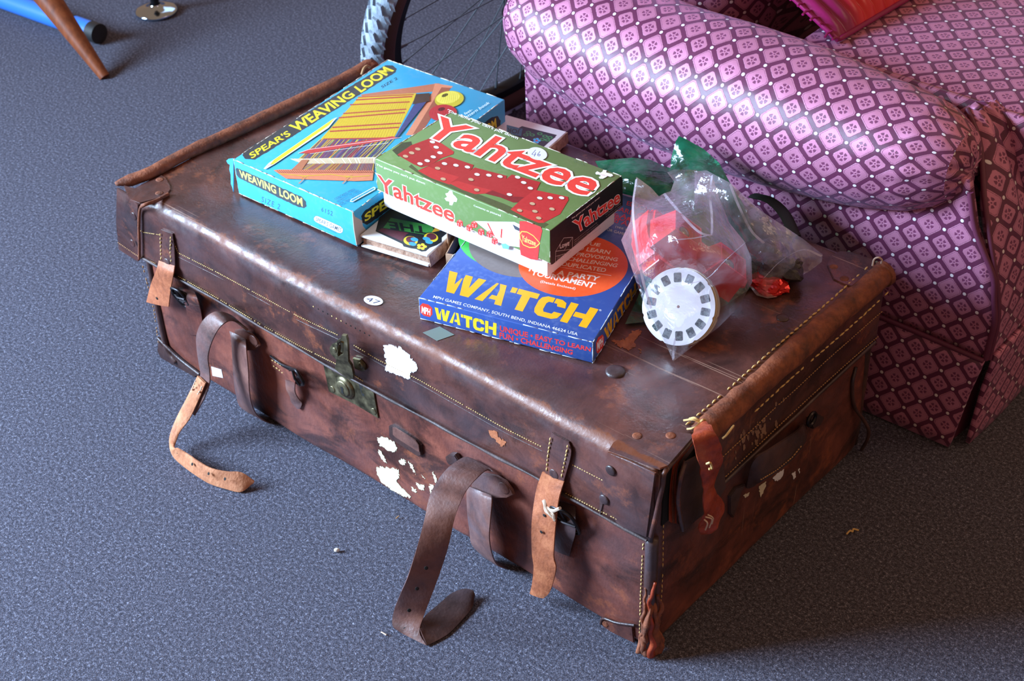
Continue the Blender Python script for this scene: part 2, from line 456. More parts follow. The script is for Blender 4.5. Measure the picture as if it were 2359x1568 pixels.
body = mesh_obj('body', V, F, M_BODY, case); body['label'] = 'lower half of the case, reddish brown scuffed leather'

ZB = .187   # bottom edge of the lid
def zbot(x, y):   # wavy lower edge of the lid
    return ZB + .003*math.sin(x*9+1) + .002*noise.noise(Vector((x*12, y*12, 3)))
def lid_disp(p):
    d = Vector((0,0,0)); n = noise.noise(p*6)*.003 + noise.noise(p*17)*.001
    k = min(1, max(0, (SZ-p.z)/(SZ-ZB)))
    if p.y < .03 and p.z < .292: d.y = n - .002*k
    if p.y > SY-.03: d.y = n
    if p.x > .87: d.x = n*.6
    if p.x < .03: d.x = n*.6 - .003*k
    if p.z < ZB+.02: d.z = (zbot(p.x, p.y)-ZB)*(1-(p.z-ZB)/.02)
    if p.z > .29:
        e = min(p.x, SX-p.x, p.y, SY-p.y)
        d.z += (noise.noise(p*4)*.0016 + noise.noise(p*11)*.0007)*min(1, e/.05) - .0022*min(1, max(0, e-.02)/.08)
    return p+d
prof = [(ZB, .0025), (ZB+.0004, 0)] + [(ZB+(.283-ZB)*i/8, 0) for i in range(1, 9)] + [(.289, .0012), (.2935, .0045), (.297, .009), (.2985, .014), (SZ, .020)]
torn = lambda c: not (c.x > .893 and c.y < .074 and c.z < .292)
V, F = tray(0, SX, 0, SY, .010, prof, lid_disp, 22, False, torn)
lid = mesh_obj('lid', V, F, M_LID, case); lid['label'] = 'dark brown leather lid, torn open at its front right corner'
sm = lid.modifiers.new('thickness', 'SOLIDIFY'); sm.thickness = .003; sm.offset = -1

def top_z(x, y): return lid_disp(Vector((x, y, SZ))).z
def on_top(px, py, up=.0):
    p = P(px, py, z=SZ)
    for _ in range(3): p = P(px, py, z=top_z(p.x, p.y)+up)
    return p
def on_front(px, py, out=0.0):
    p = P(px, py, y=-out)
    for _ in range(3):
        q = lid_disp(Vector((p.x, 0, p.z))) if p.z > ZB else body_disp(Vector((p.x, .008, max(p.z, 0))))
        p = P(px, py, y=q.y-out)
    return p
def on_end(px, py, out=0.0):
    p = P(px, py, x=SX+out)
    for _ in range(3):
        q = lid_disp(Vector((SX, p.y, p.z))) if p.z > ZB else body_disp(Vector((.892, p.y, max(p.z, 0))))
        p = P(px, py, x=q.x+out)
    return p

# stitch lines along the front of the lid
line_up = [on_front(x, y, .0004) for x, y in ((268, 500), (330, 535), (395, 545))] + [on_front(x, y, .0004) for x, y in ((410, 582), (500, 627), (600, 681), (690, 730), (779, 772))]
stitches('stitching', line_up, M_THREAD, case, gap=.04)
stitches('stitching', [on_front(x, y, .0004) for x, y in ((815, 795), (870, 828), (905, 845), (960, 872), (1059, 928), (1160, 985), (1250, 1030))], M_THREAD, case, gap=.04)
stitches('stitching', [on_front(x, y, .0004) for x, y in ((1318, 1070), (1400, 1112), (1497, 1162))], M_THREAD, case, gap=.04)
low = ((268, 556), (318, 590), (362, 608))
stitches('stitching', [on_front(x, y, .0004) for x, y in low], M_THREADD, case, gap=.05)
stitches('stitching', [on_front(x, y, .0004) for x, y in ((410, 636), (500, 686), (600, 747), (690, 797), (770, 836), (830, 874), (905, 920), (960, 952), (1020, 990), (1100, 1030), (1180, 1070), (1240, 1102))], M_THREAD, case, gap=.04)
stitches('stitching', [on_front(x, y, .0004) for x, y in ((1302, 1135), (1380, 1176), (1440, 1205), (1487, 1222))], M_THREAD, case, gap=.04)
# pressed lines (double ridges) beside the stitching
def ridge(name, pts, r=.0004, mat=None, par=None): return tube(name, catmull(pts, 4), r, mat or M_DARKL, par or case, 6)
for dy in (9, ):
    ridge('seam_line', [on_front(x, y+dy, -.0001) for x, y in ((410, 582), (500, 627), (600, 681), (690, 730), (779, 772))])
    ridge('seam_line', [on_front(x, y+dy, -.0001) for x, y in ((815, 795), (905, 845), (960, 872), (1059, 928), (1160, 985), (1250, 1030))])
# rolled lower rim of the lid, front
rim = [Vector((x, lid_disp(Vector((x, 0, ZB+.001))).y-.0006, zbot(x, 0)+.001)) for x in np.linspace(.012, .888, 60)]
M_RIMR = leather('dull_rim_leather', srgb(36, 27, 28), srgb(66, 50, 48), srgb(92, 74, 72), .60, 20, 1.2)
tube('lid_rim', rim, lambda t: .0019+.0005*math.sin(t*60), M_RIMR, case, 8)
# row of empty needle holes under the front edge
for i in range(13):
    t = i/12; p = on_front(722+(850-722)*t, 706+(772-706)*t, .0002)
    disc('needle_hole', p, (0, -1, 0), .0011, .0003, M_THREAD if i in (0, 4, 5, 6) else M_BLACK, case, 8)
for i in range(8):
    p = on_front(268, 478+i*13 if i != 4 else 531, .0002); disc('needle_hole', p, (-.4, -1, 0), .0012, .0003, M_BLACK, case, 8)

# corner patches: leather pieces wrapping the lid corners, with rivets
def patch(name, front_px, top_px, mat=M_DARKL, up=.0016):
    vs = []
    slab(name, [on_front(x, y, 0) for x, y in front_px], (0, -1, 0), up, mat, case, .0005)
def top_patch(px, rivets, par=None):
    o = slab('corner_patch', [on_top(x, y) for x, y in px], (0, 0, 1), .0018, M_LID, case, .0008)
    for x, y in rivets: disc('rivet', on_top(x, y, .0016), (0, 0, 1), .0055, .0010, M_SUEDE, o, 16)
    return o
pl = top_patch([(285, 428), (320, 438), (372, 405), (382, 410), (392, 428), (394, 438), (386, 449), (372, 457), (322, 470), (300, 462), (292, 445)], [(368, 414), (367, 445)])
fp = slab('corner_patch', [on_front(x, y) for x, y in ((272, 432), (298, 446), (322, 470), (320, 520), (322, 600), (316, 597), (276, 572), (270, 510))], (0, -1, 0), .0028, M_LID, case, .0008)
disc('rivet', on_front(308, 498, .003), (0, -1, 0), .006, .001, M_LID, fp, 16); disc('rivet', on_front(305, 560, .003), (0, -1, 0), .006, .001, M_LID, fp, 16)
# raised split edge of the left corner patch
tube('torn_edge', catmull([on_top(388, 447, .002), on_top(360, 462, .003), on_top(330, 473, .003), on_front(322, 485, .004), on_front(320, 520, .004), on_front(321, 560, .004), on_front(321, 596, .004)], 5), lambda t: .0026 if t < .4 else .002, M_SUEDE, case, 8)
pr = top_patch([(1402, 1038), (1413, 1020), (1450, 996), (1475, 992), (1530, 993), (1590, 1000), (1600, 1006), (1540, 1075), (1520, 1082), (1480, 1068), (1440, 1052)], [(1468, 1004), (1545, 1003)])
fp = slab('corner_patch', [on_front(x, y) for x, y in ((1402, 1040), (1450, 1058), (1512, 1088), (1502, 1160), (1492, 1236), (1440, 1214), (1368, 1180), (1386, 1120))], (0, -1, 0), .0020, M_LID, case, .0007)
for x, y in ((1407, 1083), (1392, 1150)): disc('rivet', on_front(x, y, .0022), (0, -1, 0), .0066, .0022, M_DARKL, fp, 18)
slab('corner_band', [on_front(x, y) for x, y in ((1401, 1041), (1416, 1047), (1400, 1120), (1384, 1186), (1368, 1180), (1386, 1120))], (0, -1, 0), .0012, M_DARKL, case, .0004)
top_patch([(1905, 612), (1912, 592), (1935, 580), (1960, 582), (2012, 600), (2008, 625), (1962, 662), (1940, 655), (1920, 645)], [(1921, 615), (1945, 642)])
# rivets of the lid top
for x, y, r in ((1418, 857, .0115), (1803, 732, .0075)): disc('rivet', on_top(x, y), (0, 0, 1), r, .004 if r > .01 else .0015, M_DARKL, case, 24, .6)

# worn piping rolls along the two short ends of the lid
def roll(name, pts, rad, mat, seg=12, amp=.0012, par=None, label=None, flat=1.0):
    pts = catmull(pts, 8); V, F = tube_geo(pts, rad, seg, flat=flat)
    V = [v + Vector((noise.noise(v*60), noise.noise(v*60+Vector((9,0,0))), noise.noise(v*60+Vector((0,9,0)))))*amp for v in V]
    o = mesh_obj(name, V, F, mat, par or case)
    if label: o['label'] = label
    return o
roll('end_piping', [P(266, 423, z=.302), P(300, 415, z=.300), P(352, 395, z=.302), P(420, 358, z=.302), P(520, 312, z=.303), P(640, 256, z=.303), P(760, 199, z=.303), P(820, 168, z=.304), P(850, 151, z=.303), P(862, 160, z=.299)],
     lambda t: .0035+.0065*min(1, t*9)+.003*t, M_SUEDE, label='frayed suede-brown rolled edge, left end', flat=.75)
tube('frayed_end', catmull([P(833, 172, z=.308), P(838, 158, z=.315), P(846, 152, z=.314), P(852, 155, z=.31)], 5), .0022, M_THREADD, case, 6)
stitches('stitching', [on_top(x, y, .0008) for x, y in ((355, 396), (440, 355), (560, 298), (680, 240), (790, 186), (850, 156))], M_THREADD, case, .0105, .0075, .0009, .03)
rp = [P(1618, 966, z=.294), P(1700, 893, z=.292), P(1790, 815, z=.292), P(1880, 738, z=.292), P(1960, 672, z=.292), P(2020, 622, z=.294), P(2048, 606, z=.296)]
rp = [Vector((.893, y, .287)) for y in np.linspace(.078, SY-.012, 9)] + [Vector((.896, SY+.002, .288))]
roll('end_piping', rp, lambda t: .0150+.002*math.sin(t*17)*.4+(.002 if t > .93 else 0), M_SUEDE, 16, .0014, label='thick worn piping roll along the right end of the lid')
stitches('stitching', [Vector((.8806, y, SZ+.0012+.0006*math.sin(y*30))) for y in np.linspace(.075, SY-.01, 30)], M_THREAD, case, .0098, .0074, .0010, .02)
stitches('stitching', [Vector((.9085+.001*math.sin(y*20), y, .2715)) for y in np.linspace(.17, SY-.01, 30)], M_THREAD, case, .0105, .0082, .0009, .1)
tube('thread_loop', catmull([P(2010, 612, z=.307), P(2014, 597, z=.316), P(2024, 593, z=.319), P(2032, 599, z=.314), P(2030, 606, z=.306)], 6), .0012, M_TWINE, case, 6)
# end panel seams
for z_, gp in ((.236, .02), (.195, .02)):
    stitches('stitching', [Vector((lid_disp(Vector((SX, y, z_))).x+.0022, y, z_+ (0.006 if z_ < .2 else .0)*math.sin(y*6))) for y in np.linspace(.1, SY-.006, 40)], M_THREADD, case, .0046, .0033, .0006, gp)
tube('lid_rim', [Vector((lid_disp(Vector((SX, y, ZB+.001))).x+.0006, y, zbot(SX, y)+.001)) for y in np.linspace(.075, SY-.012, 30)], .0026, M_DARKL, case, 8)

# torn corner: front wrap edge, exposed layers over a blackened cavity, end panel flap and the curled-down piece of piping
tube('torn_edge', catmull([P(1602, 1003, z=.2975), P(1572, 1040, x=.899), P(1533, 1085, x=.900), P(1526, 1120, x=.900), P(1513, 1180, x=.900), P(1500, 1236, x=.900)], 6), .0030, M_LID, case, 8)
hexa('cavity_shade', [Vector((.892, .018, .286)), Vector((.8955, .018, .286)), Vector((.8955, .07, .290)), Vector((.892, .07, .290))], [Vector((.890, .018, .2)), Vector((.894, .018, .2)), Vector((.894, .07, .2)), Vector((.890, .07, .2))], M_BLACK, case, .0005)  # black block paints the shade of the gap behind the tear
for k, (off, mt) in enumerate(((0, M_ORANGE), (7, M_SUEDE), (14, M_ORANGE), (19, M_DARKL))):
    L = [(1600, 1008), (1580, 1030), (1556, 1062), (1548, 1100), (1544, 1150), (1543, 1200)]
    pr_ = []
    for i, (x, y) in enumerate(L):
        xx = x+off*(.25+.75*i/5)-2; a = P(xx, y+off*.3, x=.8965+.0008*k+.001*math.sin(i*2+k)); b_ = P(xx+7, y+4+off*.3, x=.8965+.0008*k)
        pr_.append((a, b_))
    ribbon('torn_layer', pr_, .0014, mt, case, 6, 2)
fl_px = [(1578, 1062), (1600, 1050), (1640, 1030), (1660, 1045), (1668, 1120), (1640, 1165), (1600, 1195), (1573, 1222), (1562, 1190), (1560, 1140), (1566, 1095)]
slab('end_panel_flap', [P(x, y, x=.9035+(.004 if i in (0, 9, 10) else 0)) for i, (x, y) in enumerate(fl_px)], (1, 0, 0), .0026, M_DARKL, case, .001)
tube('flap_edge', catmull([P(1580, 1062, x=.907), P(1568, 1100, x=.909), P(1562, 1150, x=.909), P(1567, 1190, x=.908), P(1573, 1220, x=.907)], 6), .0028, M_LID, case, 8)
stitches('stitching', [P(x, y, x=.9068) for x, y in ((1572, 1130), (1600, 1105), (1630, 1078))], M_THREADD, case, .0046, .0033, .0006)
cur = [P(1612, 976, z=.306), P(1622, 1000, x=.921), P(1632, 1035, x=.926), P(1638, 1075, x=.926), P(1634, 1110, x=.924), P(1634, 1145, x=.925), P(1644, 1175, x=.926), P(1634, 1205, x=.923), P(1628, 1228, x=.920)]
ws = [13, 22, 27, 25, 20, 23, 34, 30, 12]
pr_ = []
for i, (c_, w_) in enumerate(zip(cur, ws)):
    d = Vector((.25, .93, -.05)).normalized()*(w_*.00052); d2 = Vector((.6*math.sin(i*.9), 0, .35*math.cos(i*1.3)))*.006
    pr_.append((c_-d-d2, c_+d+d2))
o = ribbon('hanging_piping', pr_, .0035, M_ORANGE, case, 8, 6); o['label'] = 'curled strip of orange-brown piping torn loose at the corner'
for v in o.data.vertices: v.co += Vector((noise.noise(v.co*90), noise.noise(v.co*90+Vector((5,0,0))), noise.noise(v.co*90+Vector((0,5,0)))))*.0022
for (a, b_, c_) in (((1612, 972), (1595, 966), (1575, 968)), ((1612, 974), (1598, 985), (1583, 988)), ((1613, 970), (1600, 962), (1588, 964)), ((1612, 978), (1606, 995), (1610, 1005)), ((1612, 972), (1620, 966), (1626, 968))):
    tube('frayed_thread', catmull([P(*a, z=.309), P(*b_, z=.312), P(*c_, z=.306)], 5), .0011, M_THREAD, case, 5)
for (a, b_, c_) in (((1625, 1190), (1640, 1196), (1634, 1215)), ((1622, 1196), (1630, 1205), (1625, 1220)), ((1630, 1185), (1642, 1192), (1640, 1206))):
    tube('frayed_thread', catmull([P(*a, x=.93), P(*b_, x=.934), P(*c_, x=.93)], 5), .0009, M_TWINE, case, 5)
tube('frayed_thread', catmull([P(1628, 1068, x=.934), P(1636, 1066, x=.938), P(1640, 1078, x=.936), P(1633, 1080, x=.934)], 5), .0014, M_THREAD, case, 5)
tube('frayed_thread', catmull([P(1690, 980, x=.915), P(1675, 1000, x=.919), P(1664, 1010, x=.917)], 5), .0013, M_THREAD, case, 5)

# vertical corner piping of the body with stitches on both sides, frayed at the foot
roll('corner_piping', [Vector((.888, .0085, .186)), Vector((.889, .0075, .12)), Vector((.889, .0075, .06)), Vector((.888, .0065, .012))], lambda t: .0075 if t < .8 else .0095, M_DARKL, 12, .0006)
for k in range(9):
    t_ = k/8; bx = .884+.014*min(1, t_*1.6); by = .002+.016*max(0, (t_-.4)/.6); hz = (.055, .085, .11, .10, .12, .09, .10, .06, .04)[k]
    pts_ = [Vector((bx+.0022*math.sin(k*2.1+q*1.3), by-.001+.002*math.cos(k*1.7+q*1.9), hz*(1-q/5)+.004)) for q in range(6)]
    roll('frayed_strip', pts_, lambda t: .0016+.0032*t, M_ORANGE if k == 4 else M_SUEDE, 8, .0035)
stitches('stitching', [Vector((.877, body_disp(Vector((.877, .008, z_))).y-.0005, z_)) for z_ in np.linspace(.184, .012, 14)], M_THREAD, case, .0062, .0046, .0007, .05)
stitches('stitching', [Vector((body_disp(Vector((.892, .022, z_))).x+.0005, .022, z_)) for z_ in np.linspace(.25, .012, 14)], M_THREAD, case, .0085, .0055, .0006, .2)
roll('corner_piping', [Vector((.889, SY-.010, .186)), Vector((.889, SY-.009, .1)), Vector((.888, SY-.009, .012))], .0065, M_DARKL, 10, .0006)
tube('loose_cord', catmull([P(1972, 845, x=.895), P(1964, 885, x=.897), P(1968, 935, x=.899), P(1988, 965, x=.905), P(2001, 990, x=.912), P(1998, 1012, x=.910), P(1985, 1035, x=.90)], 6), .0024, M_DARKL, case, 8)
roll('corner_piping', [Vector((.012, .0085, .186)), Vector((.011, .0075, .12)), Vector((.011, .0075, .03)), Vector((.03, .007, .008))], .005, M_DARKL, 10, .0006)
stitches('stitching', [on_front(x, y, .0008) for x, y in ((326, 602), (340, 655), (355, 715), (362, 770), (366, 795))], M_THREADD, case, .0068, .005, .0008, .1)
stitches('stitching', [Vector((.0, .003, .2+.0*i)) + Vector((0, 0, .08*i/5)) for i in range(6)], M_THREAD, case, .02, .004, .0009, .3)
# bottom corner patches
o = slab('corner_patch', [on_front(x, y) for x, y in ((368, 782), (384, 800), (416, 828), (462, 862), (452, 866), (400, 842), (376, 826), (366, 806))], (0, -1, 0), .0035, M_DARKL, case, .001)
tube('patch_edge', catmull([on_front(364, 778, .003), on_front(382, 796, .004), on_front(416, 828, .004), on_front(460, 862, .004)], 5), .0028, M_DARKL, case, 8)
o = slab('corner_patch', [on_front(x, y) for x, y in ((1384, 1432), (1390, 1424), (1408, 1428), (1460, 1440), (1464, 1478), (1430, 1462), (1400, 1447))], (0, -1, 0), .0030, M_LID, case, .001)
tube('patch_edge', catmull([on_front(1384, 1436, .003), on_front(1390, 1424, .004), (on_front(1420, 1434, .004)), on_front(1462, 1440, .003)], 5), .0018, M_DARKL, case, 8)
disc('rivet', on_front(1394, 1436, .003), (0, -1, 0), .005, .001, M_SUEDE, case, 14)

# ---- brass lock: plate, barrel, hasp
FN = Vector((0, -1, 0))
plate = slab('lock_plate', [on_front(x, y, .0005) for x, y in ((746, 834), (829, 877), (862, 898), (873, 962), (820, 930), (759, 900))], FN, .0016, M_BRASS, case, .0003)
for x, y in ((766, 896), (861, 947)): disc('screw', on_front(x, y, .0022), FN, .0048, .001, M_BRASS, plate, 14)
c0 = on_front(797, 890, .002)
cyl = disc('lock_barrel', c0, FN, .0165, .006, M_BRASS, plate, 28, 0)
disc('barrel_face', c0+FN*.0056, FN, .0115, .0012, M_BRASS, cyl, 24, 0)
kh = c0+FN*.0070
slab('keyhole', [kh+Vector((math.cos(a)*.0026, 0, .0012+math.sin(a)*.0026)) for a in np.linspace(-.9, math.pi+.9, 12)] + [kh+Vector((-.0022, 0, -.0065)), kh+Vector((.0022, 0, -.0065))], FN, .0002, M_BLACK, cyl)
slab('plate_slot', [on_front(x, y, .0023) for x, y in ((826, 883), (835, 887), (836, 895), (832, 894), (834, 905), (839, 907), (840, 913), (831, 909))], FN, .0002, M_BLACK, plate)
for px in ([(762, 800), (768, 790), (776, 788), (784, 792), (790, 830), (778, 826), (765, 812)], [(816, 822), (832, 826), (842, 838), (845, 850), (840, 853), (826, 849), (820, 846)]):
    ear = slab('hasp_mount', [on_front(x, y, .001) for x, y in px], FN, .003, M_BRASS, case, .0006)
disc('screw', on_front(771, 806, .004), FN, .0038, .0012, M_BRASS, case, 12); disc('screw', on_front(831, 841, .004), FN, .0042, .0012, M_BRASS, case, 12)
hout = lambda x, y: on_front(x, y, .006 + max(0, (880-y)/110)*.020)
hasp_px = [(775, 845), (781, 802), (779, 782), (787, 777), (791, 768), (801, 769), (804, 780), (805, 795), (806, 828), (813, 838), (818, 858), (817, 868), (808, 869), (803, 866), (784, 853)]
hw = [hout(x, y) for x, y in hasp_px]
hn = (hw[0]-hw[5]).cross(hw[9]-hw[5]).normalized(); hn = hn if hn.y < 0 else -hn
hole = [hout(x, y) for x, y in ((780, 800), (783, 785), (790, 781), (796, 783), (794, 812), (783, 817), (778, 812))]
pl_o = hw[0]; fix = lambda p: p-hn*(p-pl_o).dot(hn)
hasp = slab('hasp', [fix(p) for p in hw], hn, .0034, M_BRASS, case, .0008, holes=[[fix(p) for p in hole]]); hasp['label'] = 'brass hasp lifted off the lock'
tube('hasp_tongue', [fix(hout(787, 786))-hn*.002, fix(hout(788, 800))-hn*.003, fix(hout(788, 810))-hn*.002], .004, M_BRASS, hasp, 10)
tube('hasp_hinge', [on_front(785, 848, .006), on_front(801, 857, .006)], .0042, M_BRASS, case, 12)

# ---- buckles
def buckle(cx, cy, w_, h_, tilt, out=.012, lbl=None):
    c = on_front(cx, cy, out); a = Vector((math.cos(tilt), 0, math.sin(tilt))); b_ = Vector((-math.sin(tilt), -.35, math.cos(tilt))).normalized()
    L = []
    for k in range(28):
        t = 2*math.pi*k/28; e = lambda q: math.copysign(abs(q)**.55, q)
        L.append(c + a*e(math.cos(t))*w_/2 + b_*e(math.sin(t))*h_/2)
    o = tube('buckle', L, .0022, M_IRON, case, 8, closed=True)
    tube('buckle_prong', [c - a*w_/2, c+FN*.004, c+a*w_*.5+FN*.002], .0017, M_IRON, o, 6)
    tube('buckle_bar', [c-b_*h_*.5, c+b_*h_*.5], .0018, M_IRON, o, 6)
    return o
# left buckle with its leather keeper
buckle(425, 690, .036, .034, .35)
buckle(415, 682, .024, .030, .1, .018)
ribbon('buckle_tab', [(on_front(412, 662, .004), on_front(448, 672, .004)), (on_front(418, 680, .014), on_front(456, 690, .016)), (on_front(428, 705, .013), on_front(462, 712, .010)), (on_front(432, 735, .003), on_front(466, 735, .002)), (on_front(436, 770, .001), on_front(470, 772, .001))], .0026, M_BODY, case, 5)
# middle buckle
ribbon('buckle_tab', [(on_front(624, 826, .001), on_front(628, 846, .001)), (on_front(648, 836, .002), on_front(652, 862, .002)), (on_front(672, 852, .010), on_front(672, 878, .010)), (on_front(684, 866, .012), on_front(680, 886, .012))], .0026, M_BODY, case, 5)
stitches('stitching', [on_front(x, y, .0035) for x, y in ((626, 829), (645, 840), (655, 846))], M_THREAD, case, .0055, .004, .0007)
stitches('stitching', [on_front(x, y, .0035) for x, y in ((629, 842), (645, 853), (656, 864))], M_THREAD, case, .0055, .004, .0007)
ribbon('buckle_tab', [(on_front(622, 818, .003), on_front(626, 822, .003)), (on_front(650, 838, .006), on_front(652, 844, .006)), (on_front(680, 848, .012), on_front(678, 858, .012))], .003, M_IRON, case, 5)
buckle(684, 868, .024, .046, -.9, .014)
ribbon('buckle_tail', [(on_front(658, 874, .010), on_front(680, 880, .012)), (on_front(660, 896, .012), on_front(680, 902, .014)), (on_front(668, 912, .008), on_front(688, 918, .008)), (on_front(672, 926, .004), on_front(696, 928, .003)), (on_front(684, 940, .003), on_front(692, 941, .003))], .003, M_STRAP, case, 5)
# right buckle, half hidden behind the hanging tab
buckle(1302, 1198, .034, .044, .1, .014)
ribbon('buckle_tab', [(on_front(1280, 1150, .002), on_front(1326, 1166, .002)), (on_front(1280, 1180, .010), on_front(1326, 1196, .010)), (on_front(1276, 1210, .014), on_front(1326, 1226, .013)), (on_front(1272, 1240, .006), on_front(1318, 1256, .006)), (on_front(1270, 1262, .002), on_front(1312, 1280, .002))], .003, M_DARKL, case, 5)

# ---- lid tabs (short tan straps hanging over the front)
def tab(stitched, hang, rivet, holes, lbl, sl, sr):
    o = ribbon('lid_tab', [(on_front(*a, o1), on_front(*b_, o1)) for a, b_, o1 in stitched], .0034, M_LID, case, 5)
    pr_ = [(on_front(*a, o1), on_front(*b_, o1)) for a, b_, o1 in hang]
    h = ribbon('hanging_strap', pr_, .0036, M_TAN, case, 8); h['label'] = lbl
    disc('rivet', on_front(rivet[0], rivet[1], .0055), FN, .0068, .001, M_DARKL, o, 16)
    stitches('stitching', [on_front(x, y, .0056) for x, y in sl], M_THREAD, o, .0068, .0052, .0008)
    stitches('stitching', [on_front(x, y, .0056) for x, y in sr], M_THREAD, o, .0068, .0052, .0008)
    for (x, y, o_) in holes: disc('strap_hole', on_front(x, y, o_), FN, .0022, .0003, M_BLACK, h, 12)
    return h
tab([((371, 528), (398, 538), .0018), ((369, 560), (402, 572), .0036), ((368, 604), (404, 615), .0040)],
    [((367, 600), (403, 612), .0045), ((362, 618), (400, 632), .010), ((348, 655), (394, 664), .018), ((338, 695), (389, 706), .020)],
    (385, 605), ((369, 652, .0195), (361, 687, .0215)), 'short tan strap with two holes', ((369, 538), (370, 570), (371, 602)), ((393, 545), (392, 580), (395, 610)))
tab([((1272, 995), (1311, 1017), .0018), ((1264, 1030), (1316, 1046), .0036), ((1256, 1090), (1298, 1112), .0042)],
    [((1250, 1086), (1300, 1108), .0045), ((1236, 1130), (1288, 1150), .012), ((1226, 1200), (1280, 1215), .022), ((1226, 1270), (1276, 1280), .028), ((1230, 1305), (1281, 1310), .029), ((1226, 1345), (1268, 1360), .027), ((1221, 1366), (1253, 1377), .025)],
    (1276, 1092), ((1255, 1148, .0175), (1254, 1187, .023), (1247, 1225, .027)), 'long tan strap hanging at the right, twine tied through a hole', ((1268, 1008), (1262, 1050), (1259, 1085)), ((1308, 1025), (1300, 1068), (1292, 1105)))
for (a, b_, c_) in (((1252, 1152), (1262, 1178), (1280, 1196)), ((1256, 1160), (1272, 1176), (1290, 1170)), ((1256, 1150), (1258, 1176), (1276, 1186)), ((1262, 1172), (1274, 1180), (1278, 1198))):
    tube('twine_knot', catmull([on_front(*a, .018), on_front(*b_, .024), on_front(*c_, .022)], 5), .0020, M_TWINE, case, 6)

# ---- two long loose straps
def edge_at(L, R, y=None, z=None):
    m = ((L[0]+R[0])/2, (L[1]+R[1])/2)
    if z is None: z = P(*m, y=y).z
    return (P(*L, z=z), P(*R, z=z))
def c4(x, y): return (840+x/2.8, 940+y/2.8)
def c2(x, y): return (330+x/3.2675, 680+y/3.2675)
def oval(cx, cy, pts, rv):
    o = slab('strap_anchor', [on_front(x, y, .006) for x, y in pts], FN, .0035, M_STRAP, case, .001)
    disc('rivet', on_front(rv[0], rv[1], .0095), FN, .0085, .001, M_STRAP, o, 18); return o
# right strap
oval(0, 0, [c4(x, y) for x, y in ((700, 430), (760, 410), (860, 430), (920, 465), (960, 520), (972, 550), (930, 570), (850, 572), (760, 545), (700, 500))], c4(898, 515))
S2 = [((1094, 1075), (1150, 1098), .010)] 
pairs = [(on_front(1118, 1078, .010), on_front(1130, 1130, .010)), (on_front(1096, 1062, .014), on_front(1112, 1098, .014)) ]
pairs = [(on_front(*c4(700, 330), .004), on_front(*c4(830, 410), .008)), (on_front(*c4(640, 318), .012), on_front(*c4(790, 398), .012))]
for L, R, y in (((540, 385), (735, 440), -.035), ((470, 470), (660, 525), -.055), ((420, 570), (612, 620), -.075), ((385, 720), (578, 720), -.092), ((340, 890), (545, 870), -.108), ((280, 1080), (495, 1030), -.122), ((225, 1210), (430, 1210), -.134), ((188, 1310), (385, 1330), -.140)):
    pairs.append(edge_at(c4(*L), c4(*R), y=y))
pairs.append((P(*c4(182, 1400), z=.006), P(*c4(355, 1440), z=.010)))
pairs.append((P(*c4(225, 1440), z=.002), P(*c4(400, 1528), z=.002)))
long2 = ribbon('long_strap', pairs, .0034, M_STRAP, case, 8, 6); long2['label'] = 'long brown strap with punched holes looping out over the carpet, right'
t2 = [(P(*c4(352, 1420), z=.012), P(*c4(400, 1530), z=.002)), (P(*c4(385, 1345), z=.012), P(*c4(450, 1508), z=.002)), (P(*c4(480, 1262), z=.010), P(*c4(540, 1455), z=.002)), (P(*c4(560, 1195), z=.010), P(*c4(620, 1375), z=.002)), (P(*c4(640, 1165), z=.012), P(*c4(690, 1290), z=.003)), (P(*c4(695, 1172), z=.012), P(*c4(711, 1210), z=.005))]
o = ribbon('strap_tail', t2, .0034, M_DARKL, case, 8, 6); o['label'] = 'rounded tail of the right strap, flesh side up'
for x, y, yy in ((397, 1027, -.124), (338, 1160, -.133), (287, 1300, -.140)):
    p = P(*c4(x, y), y=yy-.0032); d = (CC-p).normalized(); d = Vector((d.x, d.y, .25)).normalized(); disc('strap_hole', p+d*.0012, d, .0024, .0003, M_BLACK, long2, 12)
disc('strap_hole', P(*c4(260, 1424), z=.008), Vector((.3, -.8, .5)), .0024, .0003, M_BLACK, long2, 12)
slab('strap_keeper', [on_front(*c4(x, y), .002) for x, y in ((540, 300), (570, 280), (600, 285), (622, 320), (600, 345), (565, 350), (548, 330))], FN, .006, M_DARKL, case, .001)
# left strap
oval(0, 0, [c2(x, y) for x, y in ((700, 255), (770, 250), (820, 280), (865, 330), (888, 372), (850, 405), (790, 408), (730, 375), (690, 320))], c2(830, 340))
pairs = [(on_front(*c2(740, 225), .008), on_front(*c2(790, 262), .010)), (on_front(*c2(640, 142), .010), on_front(*c2(690, 195), .014))]
for L, R, y in (((540, 126), (620, 205), -.026), ((455, 185), (560, 265), -.036), ((405, 290), (510, 370), -.043), ((405, 400), (488, 470), -.048), ((422, 520), (500, 570), -.053), ((432, 600), (500, 660), -.057), ((405, 700), (462, 770), -.064), ((335, 830), (388, 905), -.075)):
    pairs.append(edge_at(c2(*L), c2(*R), y=y))
long1 = ribbon('long_strap', pairs, .0036, M_STRAP, case, 8, 6); long1['label'] = 'long brown strap curling down from the left anchor'
pairs = [edge_at(c2(*L), c2(*R), y=y) for L, R, y in (((412, 604), (470, 660), -.062), ((375, 680), (440, 735), -.067), ((320, 790), (398, 830), -.077), ((262, 900), (345, 935), -.090), ((215, 1010), (275, 1030), -.105), ((196, 1090), (243, 1110), -.116))]
pairs += [(P(*c2(205, 1160), z=.014), P(*c2(236, 1148), z=.026)), (P(*c2(235, 1222), z=.004), P(*c2(262, 1152), z=.030))]
